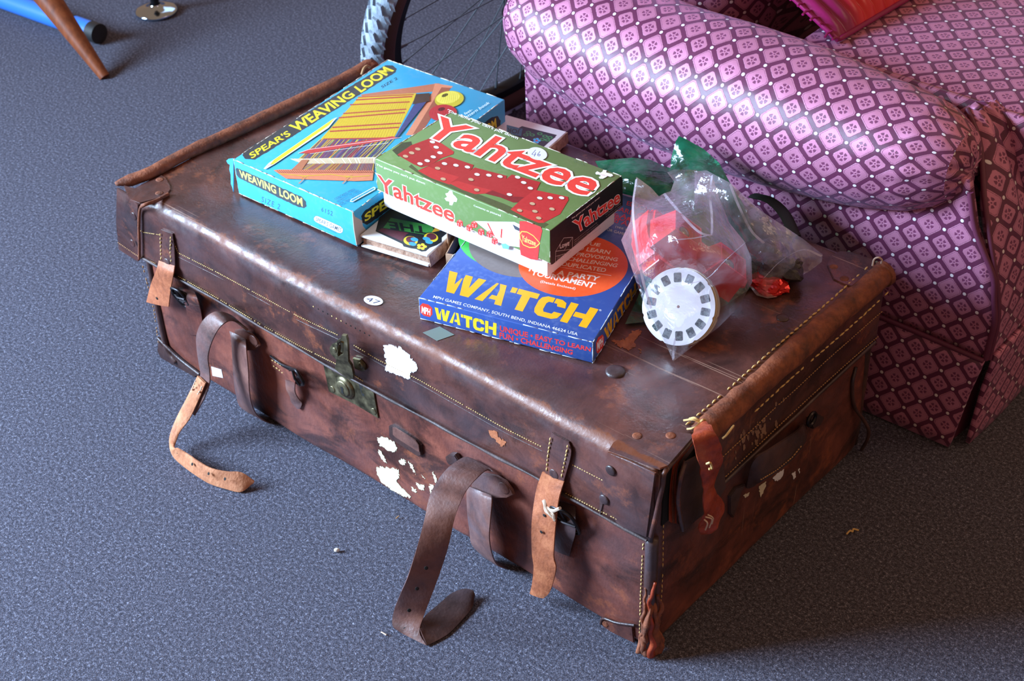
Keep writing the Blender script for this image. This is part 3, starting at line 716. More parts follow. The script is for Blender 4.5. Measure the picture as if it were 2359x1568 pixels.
pairs += [(P(*c2(310, 1290), z=.003), P(*c2(330, 1190), z=.028)), (P(*c2(400, 1355), z=.003), P(*c2(410, 1245), z=.028)), (P(*c2(500, 1415), z=.003), P(*c2(510, 1300), z=.027)), (P(*c2(620, 1455), z=.003), P(*c2(630, 1325), z=.026)), (P(*c2(735, 1478), z=.003), P(*c2(740, 1332), z=.024)), (P(*c2(825, 1415), z=.008), P(*c2(835, 1395), z=.012))]
tl = ribbon('strap_tail', pairs, .0036, M_TANL, case, 8, 6); tl['label'] = 'pale raw tan end of the left strap, stitched on and lying on the carpet'
stitches('stitching', [P(*c2(x, y), y=-.0705) for x, y in ((395, 640), (360, 730), (318, 830), (330, 860), (362, 845), (400, 760), (445, 690), (420, 650))], M_TWINE, tl, .0075, .0055, .0009)
for x, y in ((270, 1180), (382, 1272), (505, 1343), (628, 1383)):
    p = P(*c2(x, y), z=.0205); d = Vector((-.1, -.75, .6)).normalized(); disc('strap_hole', p+d*.003, d, .0022, .0003, M_BLACK, tl, 10)
# vertical bands under the anchors
def band(name, rows):
    return ribbon(name, [(P(*L, y=yl), P(*R, y=yr)) for L, R, yl, yr in rows], .0034, M_STRAP, case, 8, 4)
band('strap_loop', [(c2(650, 270), c2(772, 330), -.006, -.006), (c2(665, 340), c2(778, 410), -.010, -.020), (c2(675, 500), c2(792, 560), -.012, -.026), (c2(685, 640), c2(798, 700), -.012, -.027), (c2(700, 740), c2(815, 810), -.010, -.024), (c2(735, 840), c2(850, 890), -.004, -.016), (c2(850, 900), c2(915, 945), .004, -.003), (c2(930, 940), c2(975, 966), .012, .012)])
band('strap_loop', [(c4(665, 500), c4(815, 560), -.008, -.012), (c4(660, 560), c4(822, 600), -.010, -.020), (c4(665, 680), c4(812, 720), -.012, -.027), (c4(680, 800), c4(805, 830), -.012, -.028), (c4(690, 870), c4(820, 930), -.010, -.024), (c4(740, 930), c4(850, 1000), -.004, -.014), (c4(820, 980), c4(900, 1030), .002, -.004), (c4(880, 1010), c4(940, 1035), .010, .012)])

# ---- leather label holder, stickers, paper remnants, wear
bd = slab('label_holder', [on_front(x, y) for x, y in ((900, 978), (908, 976), (962, 1010), (974, 1022), (976, 1046), (968, 1048), (906, 1008), (901, 1000))], FN, .0045, M_DARKL, case, .0012)
slab('holder_frame', [on_front(x, y, .0046) for x, y in ((905, 984), (912, 984), (958, 1013), (966, 1024), (968, 1040), (962, 1038), (912, 1006), (906, 1000))], FN, .0012, M_STRAP, bd, .0005)
def blob(name, pts, surf, n, mat, th=.0003, jag=.0012, lbl=None):
    w_ = [surf(x, y) for x, y in pts]; q = []
    for a, b_ in zip(w_, w_[1:]+w_[:1]):
        k = max(1, int((b_-a).length/.0016))
        for i in range(k):
            r = Vector((random.gauss(0, 1), random.gauss(0, 1), random.gauss(0, 1)))*jag; r -= Vector(n)*r.dot(Vector(n)); q.append(a+(b_-a)*i/k+(r if i else Vector()))
    o = slab(name, q, n, th, mat, case); 
    if lbl: o['label'] = lbl
    return o
of = lambda x, y: on_front(x, y, .0003)
blob('paper_remnant', [(883, 795), (900, 793), (925, 800), (960, 838), (962, 850), (948, 858), (942, 873), (887, 852), (890, 835), (886, 815)], of, FN, M_STICK, lbl='torn white sticker on the lid front')
for pts in ([c4(80, 190), c4(110, 182), c4(190, 215), c4(210, 260), c4(180, 288), c4(140, 265), c4(95, 240)], [c4(90, 270), c4(110, 280), c4(140, 350), c4(120, 340), c4(95, 300)],
            [c4(78, 378), c4(120, 375), c4(220, 395), c4(225, 450), c4(200, 470), c4(270, 540), c4(300, 572), c4(270, 575), c4(180, 530), c4(110, 480), c4(80, 420)],
            [c4(220, 340), c4(250, 325), c4(268, 340), c4(262, 365), c4(235, 360)], [c4(280, 348), c4(300, 352), c4(332, 425), c4(310, 405)], [c4(335, 485), c4(385, 495), c4(385, 530), c4(350, 520)], [c4(300, 505), c4(335, 525), c4(330, 545), c4(305, 530)],
            [c4(415, 500), c4(445, 495), c4(445, 520), c4(425, 555)], [c4(440, 405), c4(455, 430), c4(468, 475), c4(455, 480), c4(445, 450)], [c4(365, 425), c4(392, 455), c4(385, 455)]):
    blob('paper_remnant', pts, of, FN, M_OLD)
blob('wear_spot', [c4(800, 140), c4(850, 150), c4(870, 185), c4(912, 215), c4(905, 245), c4(880, 245), c4(850, 205), c4(810, 175)], of, FN, M_TAN)
slab('white_tag', [on_front(x, y, .0003) for x, y in ((487, 844), (510, 851), (514, 870), (490, 865))], FN, .0003, M_STICK, case)
oe = lambda x, y: on_end(x, y, .0004); EN = Vector((1, 0, 0))
for pts in ([(1780, 1100), (1790, 1090), (1806, 1080), (1803, 1095), (1795, 1105), (1784, 1106)], [(1824, 1090), (1832, 1085), (1832, 1100), (1828, 1104)], [(1748, 1120), (1764, 1108), (1764, 1120), (1752, 1145)], [(1712, 1140), (1726, 1133), (1724, 1141), (1716, 1146)], [(1838, 1082), (1841, 1078), (1842, 1090)]):
    blob('paper_remnant', pts, oe, EN, M_OLD if pts[0][0] < 1779 else M_STICK, jag=.0006)
M_SCUFF = leather('scuffed_leather', srgb(96, 66, 52), srgb(130, 98, 80), srgb(150, 118, 96), .7, 30, 1.5)
for _ in range(46):
    k = random.random(); x = 1715+random.gauss(28, 32); y = 1003-random.gauss(0, 30)-(x-1740)*.55; p = on_end(x, y)
    if p.z < .2 or p.z > .262 or p.y < .12: continue
    r = random.uniform(2, 7)
    blob('scuff_mark', [(x+r*math.cos(a)*random.uniform(.5, 1.2)*.7, y+r*math.sin(a)*random.uniform(.5, 1.2)*1.4) for a in np.linspace(0, 5.6, 8)], oe, EN, M_SCUFF, .0002, .0005)
st = Print((0, 0, SZ+.0006), (1, 0, 0), (0, 1, 0))
st.o.z = top_z(.452, .027)+.0010
st.ell(860, 692, 22, 4, 3, -10.5, M_STICK, 28); st.text('47', [(841, 691), (870, 702), (849, 683)], (60, 62, 90), 0); st.build('price_sticker', case)['label'] = 'round white sticker reading 47'
slab('faded_sticker', [on_top(x, y, .0003) for x, y in ((974, 766), (1013, 752), (1047, 771), (1007, 785))], (0, 0, 1), .0003, plain('faded_green_paper', srgb(112, 128, 122), .6), case)
ot = lambda x, y: on_top(x, y, .0003)
blob('bare_patch', [(1408, 785), (1440, 782), (1455, 765), (1472, 758), (1476, 770), (1462, 785), (1464, 798), (1445, 806), (1425, 798)], ot, (0, 0, 1), M_TAN)
blob('bare_patch', [(1472, 803), (1478, 806), (1478, 813), (1473, 812)], ot, (0, 0, 1), M_TANL)

# ---- carrying handle on the right end (seen under the lid rim)
def eb(px, off): return P(*px, x=.892+off)
ribbon('handle', [(eb((1718, 1122), .004), eb((1742, 1112), .010)), (eb((1735, 1060), .022), eb((1752, 1108), .022)), (eb((1770, 1036), .026), eb((1790, 1085), .026)), (eb((1810, 1010), .026), eb((1826, 1055), .026)), (eb((1838, 990), .022), eb((1852, 1020), .020)), (eb((1850, 975), .008), eb((1858, 1000), .004))], .006, M_DARKL, case, 6, 5)
stitches('stitching', [eb(p, .0305) for p in ((1752, 1105), (1790, 1082), (1826, 1052), (1850, 1022))], M_THREADD, case, .0046, .0034, .0007)
slab('handle_mount', [on_end(x, y) for x, y in ((1676, 1140), (1690, 1120), (1712, 1112), (1702, 1130), (1694, 1160), (1684, 1190), (1676, 1180))], EN, .004, M_DARKL, case, .001)
slab('handle_mount', [on_end(x, y) for x, y in ((1858, 960), (1878, 950), (1892, 958), (1884, 975), (1866, 985))], EN, .005, M_DARKL, case, .001)
tube('handle_ring', [on_end(1870, 965, .01)+Vector((0, math.cos(a)*.009, math.sin(a)*.009)) for a in np.linspace(0, 2*math.pi, 16, endpoint=False)], .0022, M_IRON, case, 6, closed=True)

tube('back_strap', catmull([P(1735, 450, z=.300), P(1775, 462, z=.312), P(1808, 494, z=.314), P(1832, 545, z=.302)], 6), .008, plain('black_strap_leather', srgb(24, 20, 20), .75), case, 10, flat=.3)
# ------------------------------------------------------------------ weaving loom box
def card(name, r, g, b_, edge=(225, 215, 200), amt=.5):
    n = NB(name); o = n.coord()
    c = n.mix(n.rng(n.noise(o, 9, 4), .3, .75, 0, .10), srgb(r, g, b_), srgb(min(255, r+30), min(255, g+30), min(255, b_+30)))
    g_ = n.n('ShaderNodeNewGeometry').outputs['Pointiness']
    e = n.math('MULTIPLY', n.rng(n.noise(o, 160, 3), .46, .62), n.rng(n.noise(o, 20, 3), .45, .6))
    c = n.mix(n.math('MULTIPLY', e, .10*amt), c, srgb(*edge))
    return n.fin(c, n.rng(n.noise(o, 12, 3), .3, .7, .33, .5), n.bump(n.noise(o, 30, 3), .15, .001))
def box_edges(name, pts, parent, mat, r=.0006, miss=.35):
    """worn paper edges: broken pale lines along a box's arrises"""
    V = []; F = []
    for a, b_ in pts:
        a = Vector(a); b_ = Vector(b_); L = (b_-a).length; s_ = 0
        while s_ < L:
            l = random.uniform(.003, .02)
            if random.random() > miss:
                e = min(L, s_+l); m = a+(b_-a)*((s_+e)/2/L)
                tube_geo([a+(b_-a)*(s_/L), m+Vector((random.uniform(-1, 1), random.uniform(-1, 1), random.uniform(-1, 1)))*.0003, a+(b_-a)*(e/L)], lambda t: r*(.4+random.random()*.9), 5, V=V, F=F)
            s_ += l
    o = mesh_obj(name, V, F, mat, parent); o['kind'] = 'stuff'; return o
M_CYAN = card('blue_card', 58, 166, 208); M_EDGE = plain('bare_card_edge', srgb(214, 204, 188), .8)
def corners(px, zs): return [P(x, y, z=z) for (x, y), z in zip(px, zs)]
def down(q, h, ins=0):
    c = sum(q, Vector())/4
    return [p+Vector((0, 0, -h))+((c-p).normalized()*ins if ins else Vector()) for p in q]
LT_ = corners([(537, 367), (814, 489), (1163, 229), (893, 137)], [.3525, .3515, .352, .353])   # fl fr br bl
LB_ = down(LT_, .0505)
LB_ = [Vector((p.x, p.y, SZ+.0005)) for p in LB_]
loom = thing('craft_kit_box', 'bright blue weaving loom box with yellow lettering and a picture of striped weaving', 'box', (.23, .26, SZ))
lb = hexa('lid', LT_, LB_, M_CYAN, loom, .0014)
edges = [(LT_[0], LT_[1]), (LT_[1], LT_[2]), (LT_[2], LT_[3]), (LT_[3], LT_[0]), (LT_[0], LB_[0]), (LT_[1], LB_[1]), (LB_[0], LB_[1])]
def shrink(e, c, k=.0008):
    return [(a+(c-a).normalized()*k, b_+(c-b_).normalized()*k) for a, b_ in e]
cen = sum(LT_+LB_, Vector())/8
box_edges('worn_edge', shrink(edges, cen), loom, M_EDGE, .0007, .3)
pt = Print(LT_[0], LT_[1]-LT_[0], LT_[3]-LT_[0], (500, 100, 3.267))
pt.poly([(190, 840), (215, 800), (1265, 165), (1320, 165), (1352, 190), (1340, 220), (285, 875), (215, 870)], (52, 55, 58), .0006)
YEL = (226, 206, 46)
pt.text("SPEAR'S", [(262, 868), (560, 688), (236, 828), (528, 652)], YEL, .022)
pt.text("WEAVING", [(600, 672), (1045, 392), (535, 618), (985, 352)], YEL, .030)
pt.text("LOOM", [(1085, 372), (1335, 205), (1028, 328), (1255, 172)], YEL, .030)
pt.text("SIZE 2", [(1243, 338), (1362, 268), (1232, 322), (1350, 252)], (30, 50, 60), .01)
WOOD = (196, 122, 84); WOODD = (150, 84, 62); RED = (172, 52, 52)
pt.poly([(1080, 385), (1665, 300), (1700, 312), (1650, 360), (1100, 408)], (178, 108, 78))          # far frame rail
pt.poly([(1640, 300), (1775, 322), (1765, 335), (1720, 335), (1480, 690), (1420, 690), (1620, 370)], (206, 132, 98))
pt.poly([(1690, 330), (1760, 335), (1560, 640), (1500, 700), (1470, 690)], (150, 84, 62))
pt.poly([(1070, 400), (1500, 375), (1480, 430), (1330, 715), (1180, 870), (600, 880), (780, 720)], (206, 176, 40))  # cloth
for (a, b_, wd) in (((1045, 425), (1470, 400), .0037), ((1000, 462), (1450, 440), .0034), ((950, 528), (1425, 495), .0034), ((915, 560), (1415, 520), .0037), ((868, 632), (1385, 600), .0037), ((850, 662), (1370, 632), .0037), ((800, 722), (1335, 712), .0044), ((1060, 405), (1480, 385), .0027)):
    pt.line([a, b_], wd, RED)
for i in range(26):
    t = i/25; pt.line([(1010+470*t-t*40, 450-30*t), (800+530*t, 715)], .00022, (186, 150, 44))
cols = [(60, 70, 130), (70, 130, 120), (200, 180, 60), (170, 60, 60), (60, 110, 150), (110, 70, 110), (214, 190, 60)]
pt.poly([(790, 722), (1335, 716), (1180, 860), (640, 870)], (110, 70, 78))
for i in range(64):
    t = i/63; x0 = 775+555*t; pt.line([(x0, 724), (x0-135+random.uniform(-22, 22), 865)], .0010, random.choice(cols))
pt.poly([(610, 828), (680, 800), (1320, 700), (1380, 712), (700, 830)], (188, 60, 58))
pt.line([(610, 828), (690, 800), (1390, 708)], .0008, (240, 240, 236)); pt.line([(700, 832), (1290, 750)], .0008, (236, 236, 232))
pt.poly([(548, 870), (1190, 858), (1185, 905), (640, 908)], (222, 214, 176))
for i in range(52):
    t = i/51; pt.line([(570+610*t, 868), (640+545*t, 910)], .00035, random.choice([(240, 240, 236), (150, 90, 60), (190, 60, 50)]) if i % 2 else (150, 90, 60))
pt.poly([(640, 908), (1185, 905), (1180, 960), (560, 958)], (150, 96, 70))
for i in range(46):
    t = i/45; pt.line([(660+520*t, 908), (570+600*t, 958)], .0006, random.choice(cols))
pt.poly([(425, 958), (470, 952), (1180, 960), (1170, 1035), (1040, 1040), (520, 1022)], (210, 128, 92))
for i in range(44):
    x0 = 450+i*16.4; pt.line([(x0, 958), (x0+22, 978), (x0+40, 974)], .0008, (140, 60, 50))
pt.line([(470, 985), (660, 1002), (860, 990), (990, 1010), (1150, 1000)], .0014, (206, 176, 40))
for x in (660, 990):
    pt.line([(x+12, 1008), (x-45, 1060)], .0018, (190, 130, 90)); 
    for dx, dy in ((-30, -8), (30, -8), (-24, 14), (30, 16)): pt.line([(x, 1004), (x+dx, 1004+dy)], .0006, (214, 190, 50))
pt.poly([(560, 955), (640, 880), (690, 880), (640, 955)], (176, 110, 78))
pt.poly([(350, 948), (390, 905), (870, 575), (905, 560), (880, 590), (840, 640), (430, 915), (365, 952)], (226, 228, 220))
pt.poly([(400, 915), (430, 880), (850, 590), (890, 565), (845, 620), (425, 915)], (224, 204, 50))
pt.line([(380, 925), (420, 912)], .0007, (40, 40, 40))
pt.poly([(1340, 712), (1480, 470), (1560, 420), (1580, 440), (1360, 712)], (60, 64, 110))
pt.poly([(1500, 385), (1600, 378), (1600, 440), (1470, 465)], (70, 50, 40))
pt.ell(1748, 425, 108, -20, 20, 60, (190, 174, 50), 26); pt.ell(1738, 412, 88, -18, 14, 44, (222, 208, 84), 26); pt.ell(1715, 395, 24, -10, 6, 10, (70, 60, 30), 14)
for i in range(9): pt.line([(1680+i*16, 460-abs(i-4)*5), (1700+i*14, 370+abs(i-4)*4)], .0003, (170, 150, 50))
pt.ell(1700, 528, 104, -14, 16, 62, (176, 44, 50), 26); pt.ell(1690, 500, 26, -8, 8, 12, (80, 20, 30), 12)
for i in range(8): pt.line([(1620+i*20, 560-abs(i-4)*5), (1630+i*18, 480+abs(i-4)*5)], .0003, (140, 30, 40))
pt.text("feet-", [(1868, 545), (1925, 510), (1856, 528)], (225, 240, 245), .0)
pt.text("pattern book", [(1862, 588), (2058, 462), (1850, 560), (2040, 440)], (225, 240, 245), .0)
for k, s_ in enumerate(("CONTAINS SMALL", "QUANTITY OF YARN", "FOR TRIAL WEAVING")):
    pt.text(s_, [(890+k*18, 1183+k*20), (1040+k*30, 1102+k*16), (882+k*18, 1172+k*20)], (40, 70, 90), .0)
pt.poly([(1000, 1196), (1008, 1180), (1180, 1085), (1195, 1092), (1190, 1106), (1020, 1200)], (236, 240, 240))
pt.poly([(1006, 1192), (1012, 1183), (1178, 1091), (1188, 1096), (1184, 1102), (1020, 1194)], (70, 176, 214))
pt.text("SPEAR'S GAMES", [(1022, 1192), (1182, 1102), (1014, 1184)], (30, 50, 70), .0)
pt.build('cover_print', lb)
pf = Print(LT_[0], LT_[1]-LT_[0], LB_[0]-LT_[0], (500, 100, 3.267))
pf.poly([(140, 945), (150, 935), (640, 1155), (670, 1190), (675, 1225), (655, 1240), (600, 1225), (170, 1015), (145, 985)], (38, 46, 54), .0006)
pf.text("WEAVING LOOM", [(172, 1005), (645, 1228), (165, 948), (640, 1162)], (240, 240, 110), .026, spacing=1.05)
pf.text("SIZE 2", [(335, 1190), (470, 1250), (338, 1150), (478, 1212)], (30, 80, 130), .006, spacing=1.3)
pf.text("6152", [(785, 1262), (868, 1298), (787, 1232), (872, 1264)], (30, 80, 130), .006, spacing=1.3)
pill = [(728, 1312), (742, 1297), (760, 1299), (930, 1376), (948, 1396), (945, 1420), (930, 1428), (910, 1424), (745, 1344), (730, 1330)]
pf.poly(pill, (240, 244, 244)); pf.line(pill, .0005, (40, 70, 90), True)
pf.text("SPEAR'S GAMES", [(740, 1334), (932, 1420), (745, 1305), (940, 1388)], (40, 60, 80), .012)
pf.text("MADE IN ENGLAND", [(768, 1372), (900, 1430), (769, 1366), (901, 1424)], (40, 90, 130), .0)
pf.build('side_print', lb)
ps = Print(LT_[1], LT_[2]-LT_[1], LB_[1]-LT_[1], (500, 100, 3.267))
ps.poly([(1085, 1300), (1110, 1260), (1250, 1165), (2060, 560), (2110, 545), (2135, 580), (2130, 640), (2090, 680), (1290, 1250), (1240, 1290), (1130, 1365), (1095, 1350)], (26, 34, 40), .0006)
ps.text("SPEAR'S", [(1112, 1345), (1480, 1105), (1108, 1285), (1476, 1010)], YEL, .03)
ps.text("LOOM", [(1960, 745), (2105, 630), (1955, 660), (2098, 560)], YEL, .03)
ps.build('side_print', lb)
# torn paper corners of the lid
bc = plain('bare_grey_card', srgb(190, 172, 158), .85)
o = slab('torn_card', [ps.at(x, y)+ps.n*.0006 for x, y in ((1012, 1255), (1030, 1300), (1085, 1330), (1090, 1370), (1115, 1400), (1130, 1425), (1100, 1470), (1070, 1505), (1045, 1515), (1025, 1400))], ps.n, .0010, bc, loom)
o = slab('torn_card', [pf.at(x, y)-pf.n*.001 for x, y in ((118, 868), (80, 872), (65, 885), (75, 905), (92, 915), (88, 950), (98, 990), (100, 1060), (112, 1090), (118, 1120))], -pf.n, .0012, M_CYAN, loom)

# ------------------------------------------------------------------ book with a bright bordered cover
M_WC = card('white_cover', 224, 222, 222); M_PAGE = leather('worn_page_edges', srgb(120, 84, 66), srgb(176, 136, 112), srgb(206, 178, 156), .85, 60, 2.0)
BT = corners([(829, 541), (985, 588), (1306, 303), (1168, 264)], [.3175, .3175, .3175, .3175]); 
BT[3] = P(1166, 264, z=.3175)
book = thing('picture_book', 'white-edged book with black-bordered colourful cover, wedged beneath the other game boxes', 'book', (.39, .27, SZ))
bcov = hexa('cover', [p for p in BT], down(BT, .0035), M_WC, book, .0012); bcov['label'] = 'white cover with a bright printed panel'
hexa('page_block', down(BT, .0036, .004), down(BT, .0145, .004), M_PAGE, book, .001)
hexa('back_cover', down(BT, .0146), [Vector((p.x, p.y, SZ+.0004)) for p in down(BT, .0175)], M_WC, book, .001)
rt = []
for i in range(7):
    a = BT[1]+(BT[2]-BT[1])*(i/6); rt.append((a+Vector((.001, 0, -.001)), a+Vector((.0035+.001*math.sin(i*3), 0, -.0165))))
o = ribbon('worn_spine', rt, .0012, M_PAGE, book, 6, 4)
for v in o.data.vertices: v.co += Vector((noise.noise(v.co*150), 0, noise.noise(v.co*150+Vector((4, 0, 0)))))*.0016
pb = Print(BT[0], BT[1]-BT[0], BT[3]-BT[0], (830, 220, 3.409))
BLK = (26, 26, 30)
pb.poly([(120, 1066), (330, 1165), (340, 1185), (400, 1200), (440, 1205), (480, 1225), (515, 1222), (545, 1195), (600, 1175), (640, 1150), (640, 1115), (700, 1065), (1545, 310), (1270, 240), (400, 700), (150, 950)], BLK)
pb.poly([(140, 1060), (330, 1145), (360, 1090), (420, 1060), (560, 1100), (620, 1020), (300, 960)], (92, 34, 46))
pb.poly([(160, 1040), (560, 1110), (640, 1000), (580, 960), (240, 950)], BLK); pb.poly([(180, 1038), (555, 1100), (580, 1060), (560, 1020), (240, 960)], (58, 136, 60))
pb.text("THE", [(520, 1030), (215, 985), (530, 1090), (235, 1048)], BLK, .03)
pb.poly([(560, 1075), (600, 1020), (700, 950), (760, 900), (800, 960), (720, 1040)], (196, 140, 40)); pb.poly([(620, 1060), (700, 1000), (760, 950), (790, 970), (680, 1060)], (36, 110, 170))
for (cx, cy, r1, r2) in ((395, 1140, 62, 42), (555, 1115, 62, 42)):
    pb.ell(cx, cy, r1, 8, -6, r2, BLK); pb.ell(cx, cy, r1-6, 7, -5, r2-6, (214, 186, 40)); pb.ell(cx+4, cy-8, r1-22, 6, -4, r2-16, (92, 34, 46))
for (cx, cy) in ((425, 1130), (520, 1125), (410, 1165), (540, 1150)): pb.ell(cx, cy, 30, 6, -4, 14, (60, 150, 200)) 
for a in range(5): pb.ell(482+26*math.cos(a*1.257), 1186+16*math.sin(a*1.257), 15, 3, -3, 10, (222, 196, 50))
pb.ell(482, 1186, 8, 1, -1, 5, (140, 30, 40))
pb.poly([(1150, 230), (1275, 262), (1262, 318), (1150, 300)], (50, 110, 140)); pb.text("JOR", [(1262, 262), (1155, 240), (1248, 305), (1150, 288)], BLK, .02)
pb.poly([(1280, 262), (1535, 325), (1440, 395), (1270, 345)], BLK)
for (cx, cy) in ((1320, 290), (1350, 310), (1410, 300), (1450, 320), (1490, 330), (1300, 310), (1380, 345), (1470, 350), (1430, 345)): pb.ell(cx, cy, 20, 5, -8, 10, (44, 116, 60)); pb.ell(cx, cy, 10, 3, -4, 5, BLK)
for a in range(5): pb.ell(1385+20*math.cos(a*1.257), 355+14*math.sin(a*1.257), 11, 3, -3, 7, (60, 140, 190))
pb.ell(1385, 355, 8, 1, -1, 5, (190, 50, 50))
pb.build('cover_print', bcov)

# ------------------------------------------------------------------ small cardboard tray under the dice game box
M_CARD = card('brown_card', 178, 140, 110)
tray_o = thing('cardboard_tray', 'small open buff cardboard tray with dark inside, between book and blue quiz box', 'tray', (.47, .22, SZ))
def q3(x, y): return (850+x/8.425, 540+y/8.425)
T0 = P(*q3(1485, 375), z=.318); T1 = P(*q3(1640, 385), z=.318)+Vector((.012, .004, 0)); 
T3 = P(*q3(1620, 30), z=.318)+Vector((-.035, .085, 0))*.8; T2 = T3+(T1-T0)*1.0
def wall(a, b_, th=.0016, z0=SZ+.0005):
    d = (b_-a).normalized(); n_ = Vector((-d.y, d.x, 0))*th
    return hexa('tray_wall', [a, b_, b_+n_, a+n_], [Vector((p.x, p.y, z0)) for p in (a, b_, b_+n_, a+n_)], M_CARD, tray_o, .0003)
wall(T0, T1); wall(T3, T0); 
K = P(*q3(1585, 150), z=.318); wall(Vector((K.x-.004, K.y, .3315)), Vector((T3.x-.004, T3.y, .3315)))
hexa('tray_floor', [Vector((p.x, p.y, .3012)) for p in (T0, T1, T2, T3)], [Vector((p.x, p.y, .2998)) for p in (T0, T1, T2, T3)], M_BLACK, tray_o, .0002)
wall(T2, T3)

# ------------------------------------------------------------------ blue quiz game box
M_BLUE = card('royal_blue_card', 44, 78, 150, (180, 200, 220), 1); 
WT = corners([(964, 686), (1366, 789), (1552, 484), (1216, 380)], [.3300, .3295, .3300, .3305])
WB = [Vector((p.x, p.y, SZ+.0006)) for p in down(WT, .029)]
quiz = thing('quiz_game_box', 'flat dark blue game box with big yellow word and orange circle, price in front', 'box', (.62, .2, SZ))
quiz['label'] = 'flat royal blue game box with a big yellow word and an orange disc'
ql = hexa('lid', WT, WB, M_BLUE, quiz, .0012)
cen = sum(WT+WB, Vector())/8; M_WE = plain('white_worn_edge', srgb(200, 212, 226), .8)
box_edges('worn_edge', shrink([(WT[0], WT[1]), (WT[1], WT[2]), (WT[3], WT[0]), (WT[0], WB[0]), (WT[1], WB[1]), (WB[0], WB[1]), (WB[1], WB[2])], cen, .0006), quiz, M_WE, .0006, .35)
G = (236, 168, 20)
LET = {  # heavy stencil capitals in a unit box (x right, y up)
 'W': [[(0,1),(.26,1),(.30,.42),(.44,.80),(.47,.80),(.40,0),(.14,0)], [(.50,.80),(.52,1),(.74,1),(.76,.42),(.92,1),(1.16,1),(.86,0),(.58,0)]],
 'A': [[(.50,1),(.58,1),(.30,0),(0,0)], [(.62,1),(.86,1),(1,0),(.74,0),(.72,.20),(.46,.20),(.52,.40),(.70,.40),(.70,.72)]],
 'T': [[(0,1),(.20,1),(.20,.74),(0,.74)], [(.24,1),(1,1),(1,.74),(.74,.74),(.74,0),(.44,0),(.44,.74),(.24,.74)]],
 'C': [[(.50,1),(.24,1),(.06,.88),(0,.70),(0,.30),(.06,.12),(.24,0),(.74,0),(.92,.10),(1,.36),(.70,.36),(.66,.24),(.36,.24),(.30,.34),(.30,.66),(.36,.76),(.50,.76)], [(.54,1),(.76,1),(.94,.90),(1,.64),(.70,.64),(.66,.76),(.54,.76)]],
 'H': [[(0,1),(.28,1),(.28,0),(0,0)], [(.32,.62),(.70,.62),(.70,1),(1,1),(1,0),(.70,0),(.70,.38),(.32,.38)]]}
def stencil(pr, word_boxes, col, slant=0.0):
    """word_boxes: letter -> (bl, br, tl, tr) in pixels"""
    for ch, (bl, br, tl, tr) in word_boxes:
        c = [pr.at(*q) for q in (bl, br, tl, tr)]
        for pl_ in LET[ch]:
            l = pr.lift(); w_ = []
            for (a, b_) in pl_:
                a += slant*b_; w_.append((c[0]*(1-a)+c[1]*a)*(1-b_)+(c[2]*(1-a)+c[3]*a)*b_)
            pr.tri([p+l for p in w_], geometry.tessellate_polygon([w_]), ink(*col))
def word(pr, bl, br, tl, tr, widths, col, slant=0.0):
    tot = sum(widths)+.07*4; x = 0; L = []
    lerp = lambda a, b_, t: (a[0]+(b_[0]-a[0])*t, a[1]+(b_[1]-a[1])*t)
    for ch, w_ in zip('WATCH', widths):
        t0, t1 = x/tot, (x+w_)/tot; L.append((ch, (lerp(bl, br, t0), lerp(bl, br, t1), lerp(tl, tr, t0), lerp(tl, tr, t1)))); x += w_+.07
    stencil(pr, L, col, slant)
pt = Print(WT[0], WT[1]-WT[0], WT[3]-WT[0], (930, 500, 3.932))
Cc = (830, 500, 3.932)
# discs: green, grey brown, orange (ellipses in the image, circles on the lid)
def circ(pr, cx, cy, r, col, n=56, a0=0, a1=360):
    c = pr.at(cx, cy); u = (WT[1]-WT[0]).normalized(); v = pr.n.cross(u); l = pr.lift(); w_ = [c+u*math.cos(a)*r+v*math.sin(a)*r for a in np.linspace(0, 2*math.pi, n, endpoint=False)]
    q = list(w_); pr.tri([p+l for p in q], geometry.tessellate_polygon([q]), ink(*col))
circ(pt, 1030, 170, .0735, (66, 176, 76)); circ(pt, 1130, 235, .0735, (112, 100, 96)); circ(pt, 1535, 430, .0660, (234, 86, 38))
word(pt, (345, 665), (1655, 1005), (415, 485), (1765, 835), [1.16, 1.0, 1.0, 1.0, 1.0], G)
pt.text("MPH GAMES COMPANY, SOUTH BEND, INDIANA 46624 USA", [(262, 735), (1572, 1078), (275, 708), (1580, 1048)], (235, 238, 242), .004)
pt.text("®", [(1768, 848), (1790, 854), (1772, 832)], (230, 232, 240), .0)
WH = (250, 226, 214)
pt.text("UNIQUE", [(1470, 232), (1772, 272), (1485, 195), (1788, 240)], WH, .02)
pt.text("AND TO LEARN", [(1350, 265), (1860, 338), (1362, 228), (1878, 304)], WH, .02)
pt.text("THOUGHT PROVOKING", [(1150, 310), (1932, 402), (1160, 272), (1945, 370)], WH, .02) if False else pt.text("PROVOKING", [(1560, 352), (1932, 402), (1580, 318), (1945, 370)], WH, .02)
pt.text("CHALLENGING", [(1480, 392), (1925, 456), (1500, 358), (1945, 424)], WH, .02)
pt.text("UNDUPLICATED", [(1330, 425), (1825, 500), (1345, 390), (1840, 464)], WH, .02)
pt.line([(1390, 448), (1880, 530)], .0006, WH)
pt.text("HAVE A PARTY", [(1130, 490), (1760, 580), (1150, 440), (1785, 540)], WH, .028)
pt.text("TOURNAMENT", [(1150, 522), (1715, 645), (1165, 478), (1745, 598)], WH, .028)
pt.text("(Details Enclosed)", [(1235, 598), (1552, 664), (1242, 572), (1560, 638)], WH, .012)
RR = (206, 44, 46)
pt.text("BOARD", [(1905, 20), (2150, 62), (1925, -18), (2170, 22)], RR, .012)
pt.text("for A", [(1790, 0), (2080, 25), (1800, -30), (2090, -8)], RR, .01) if False else None
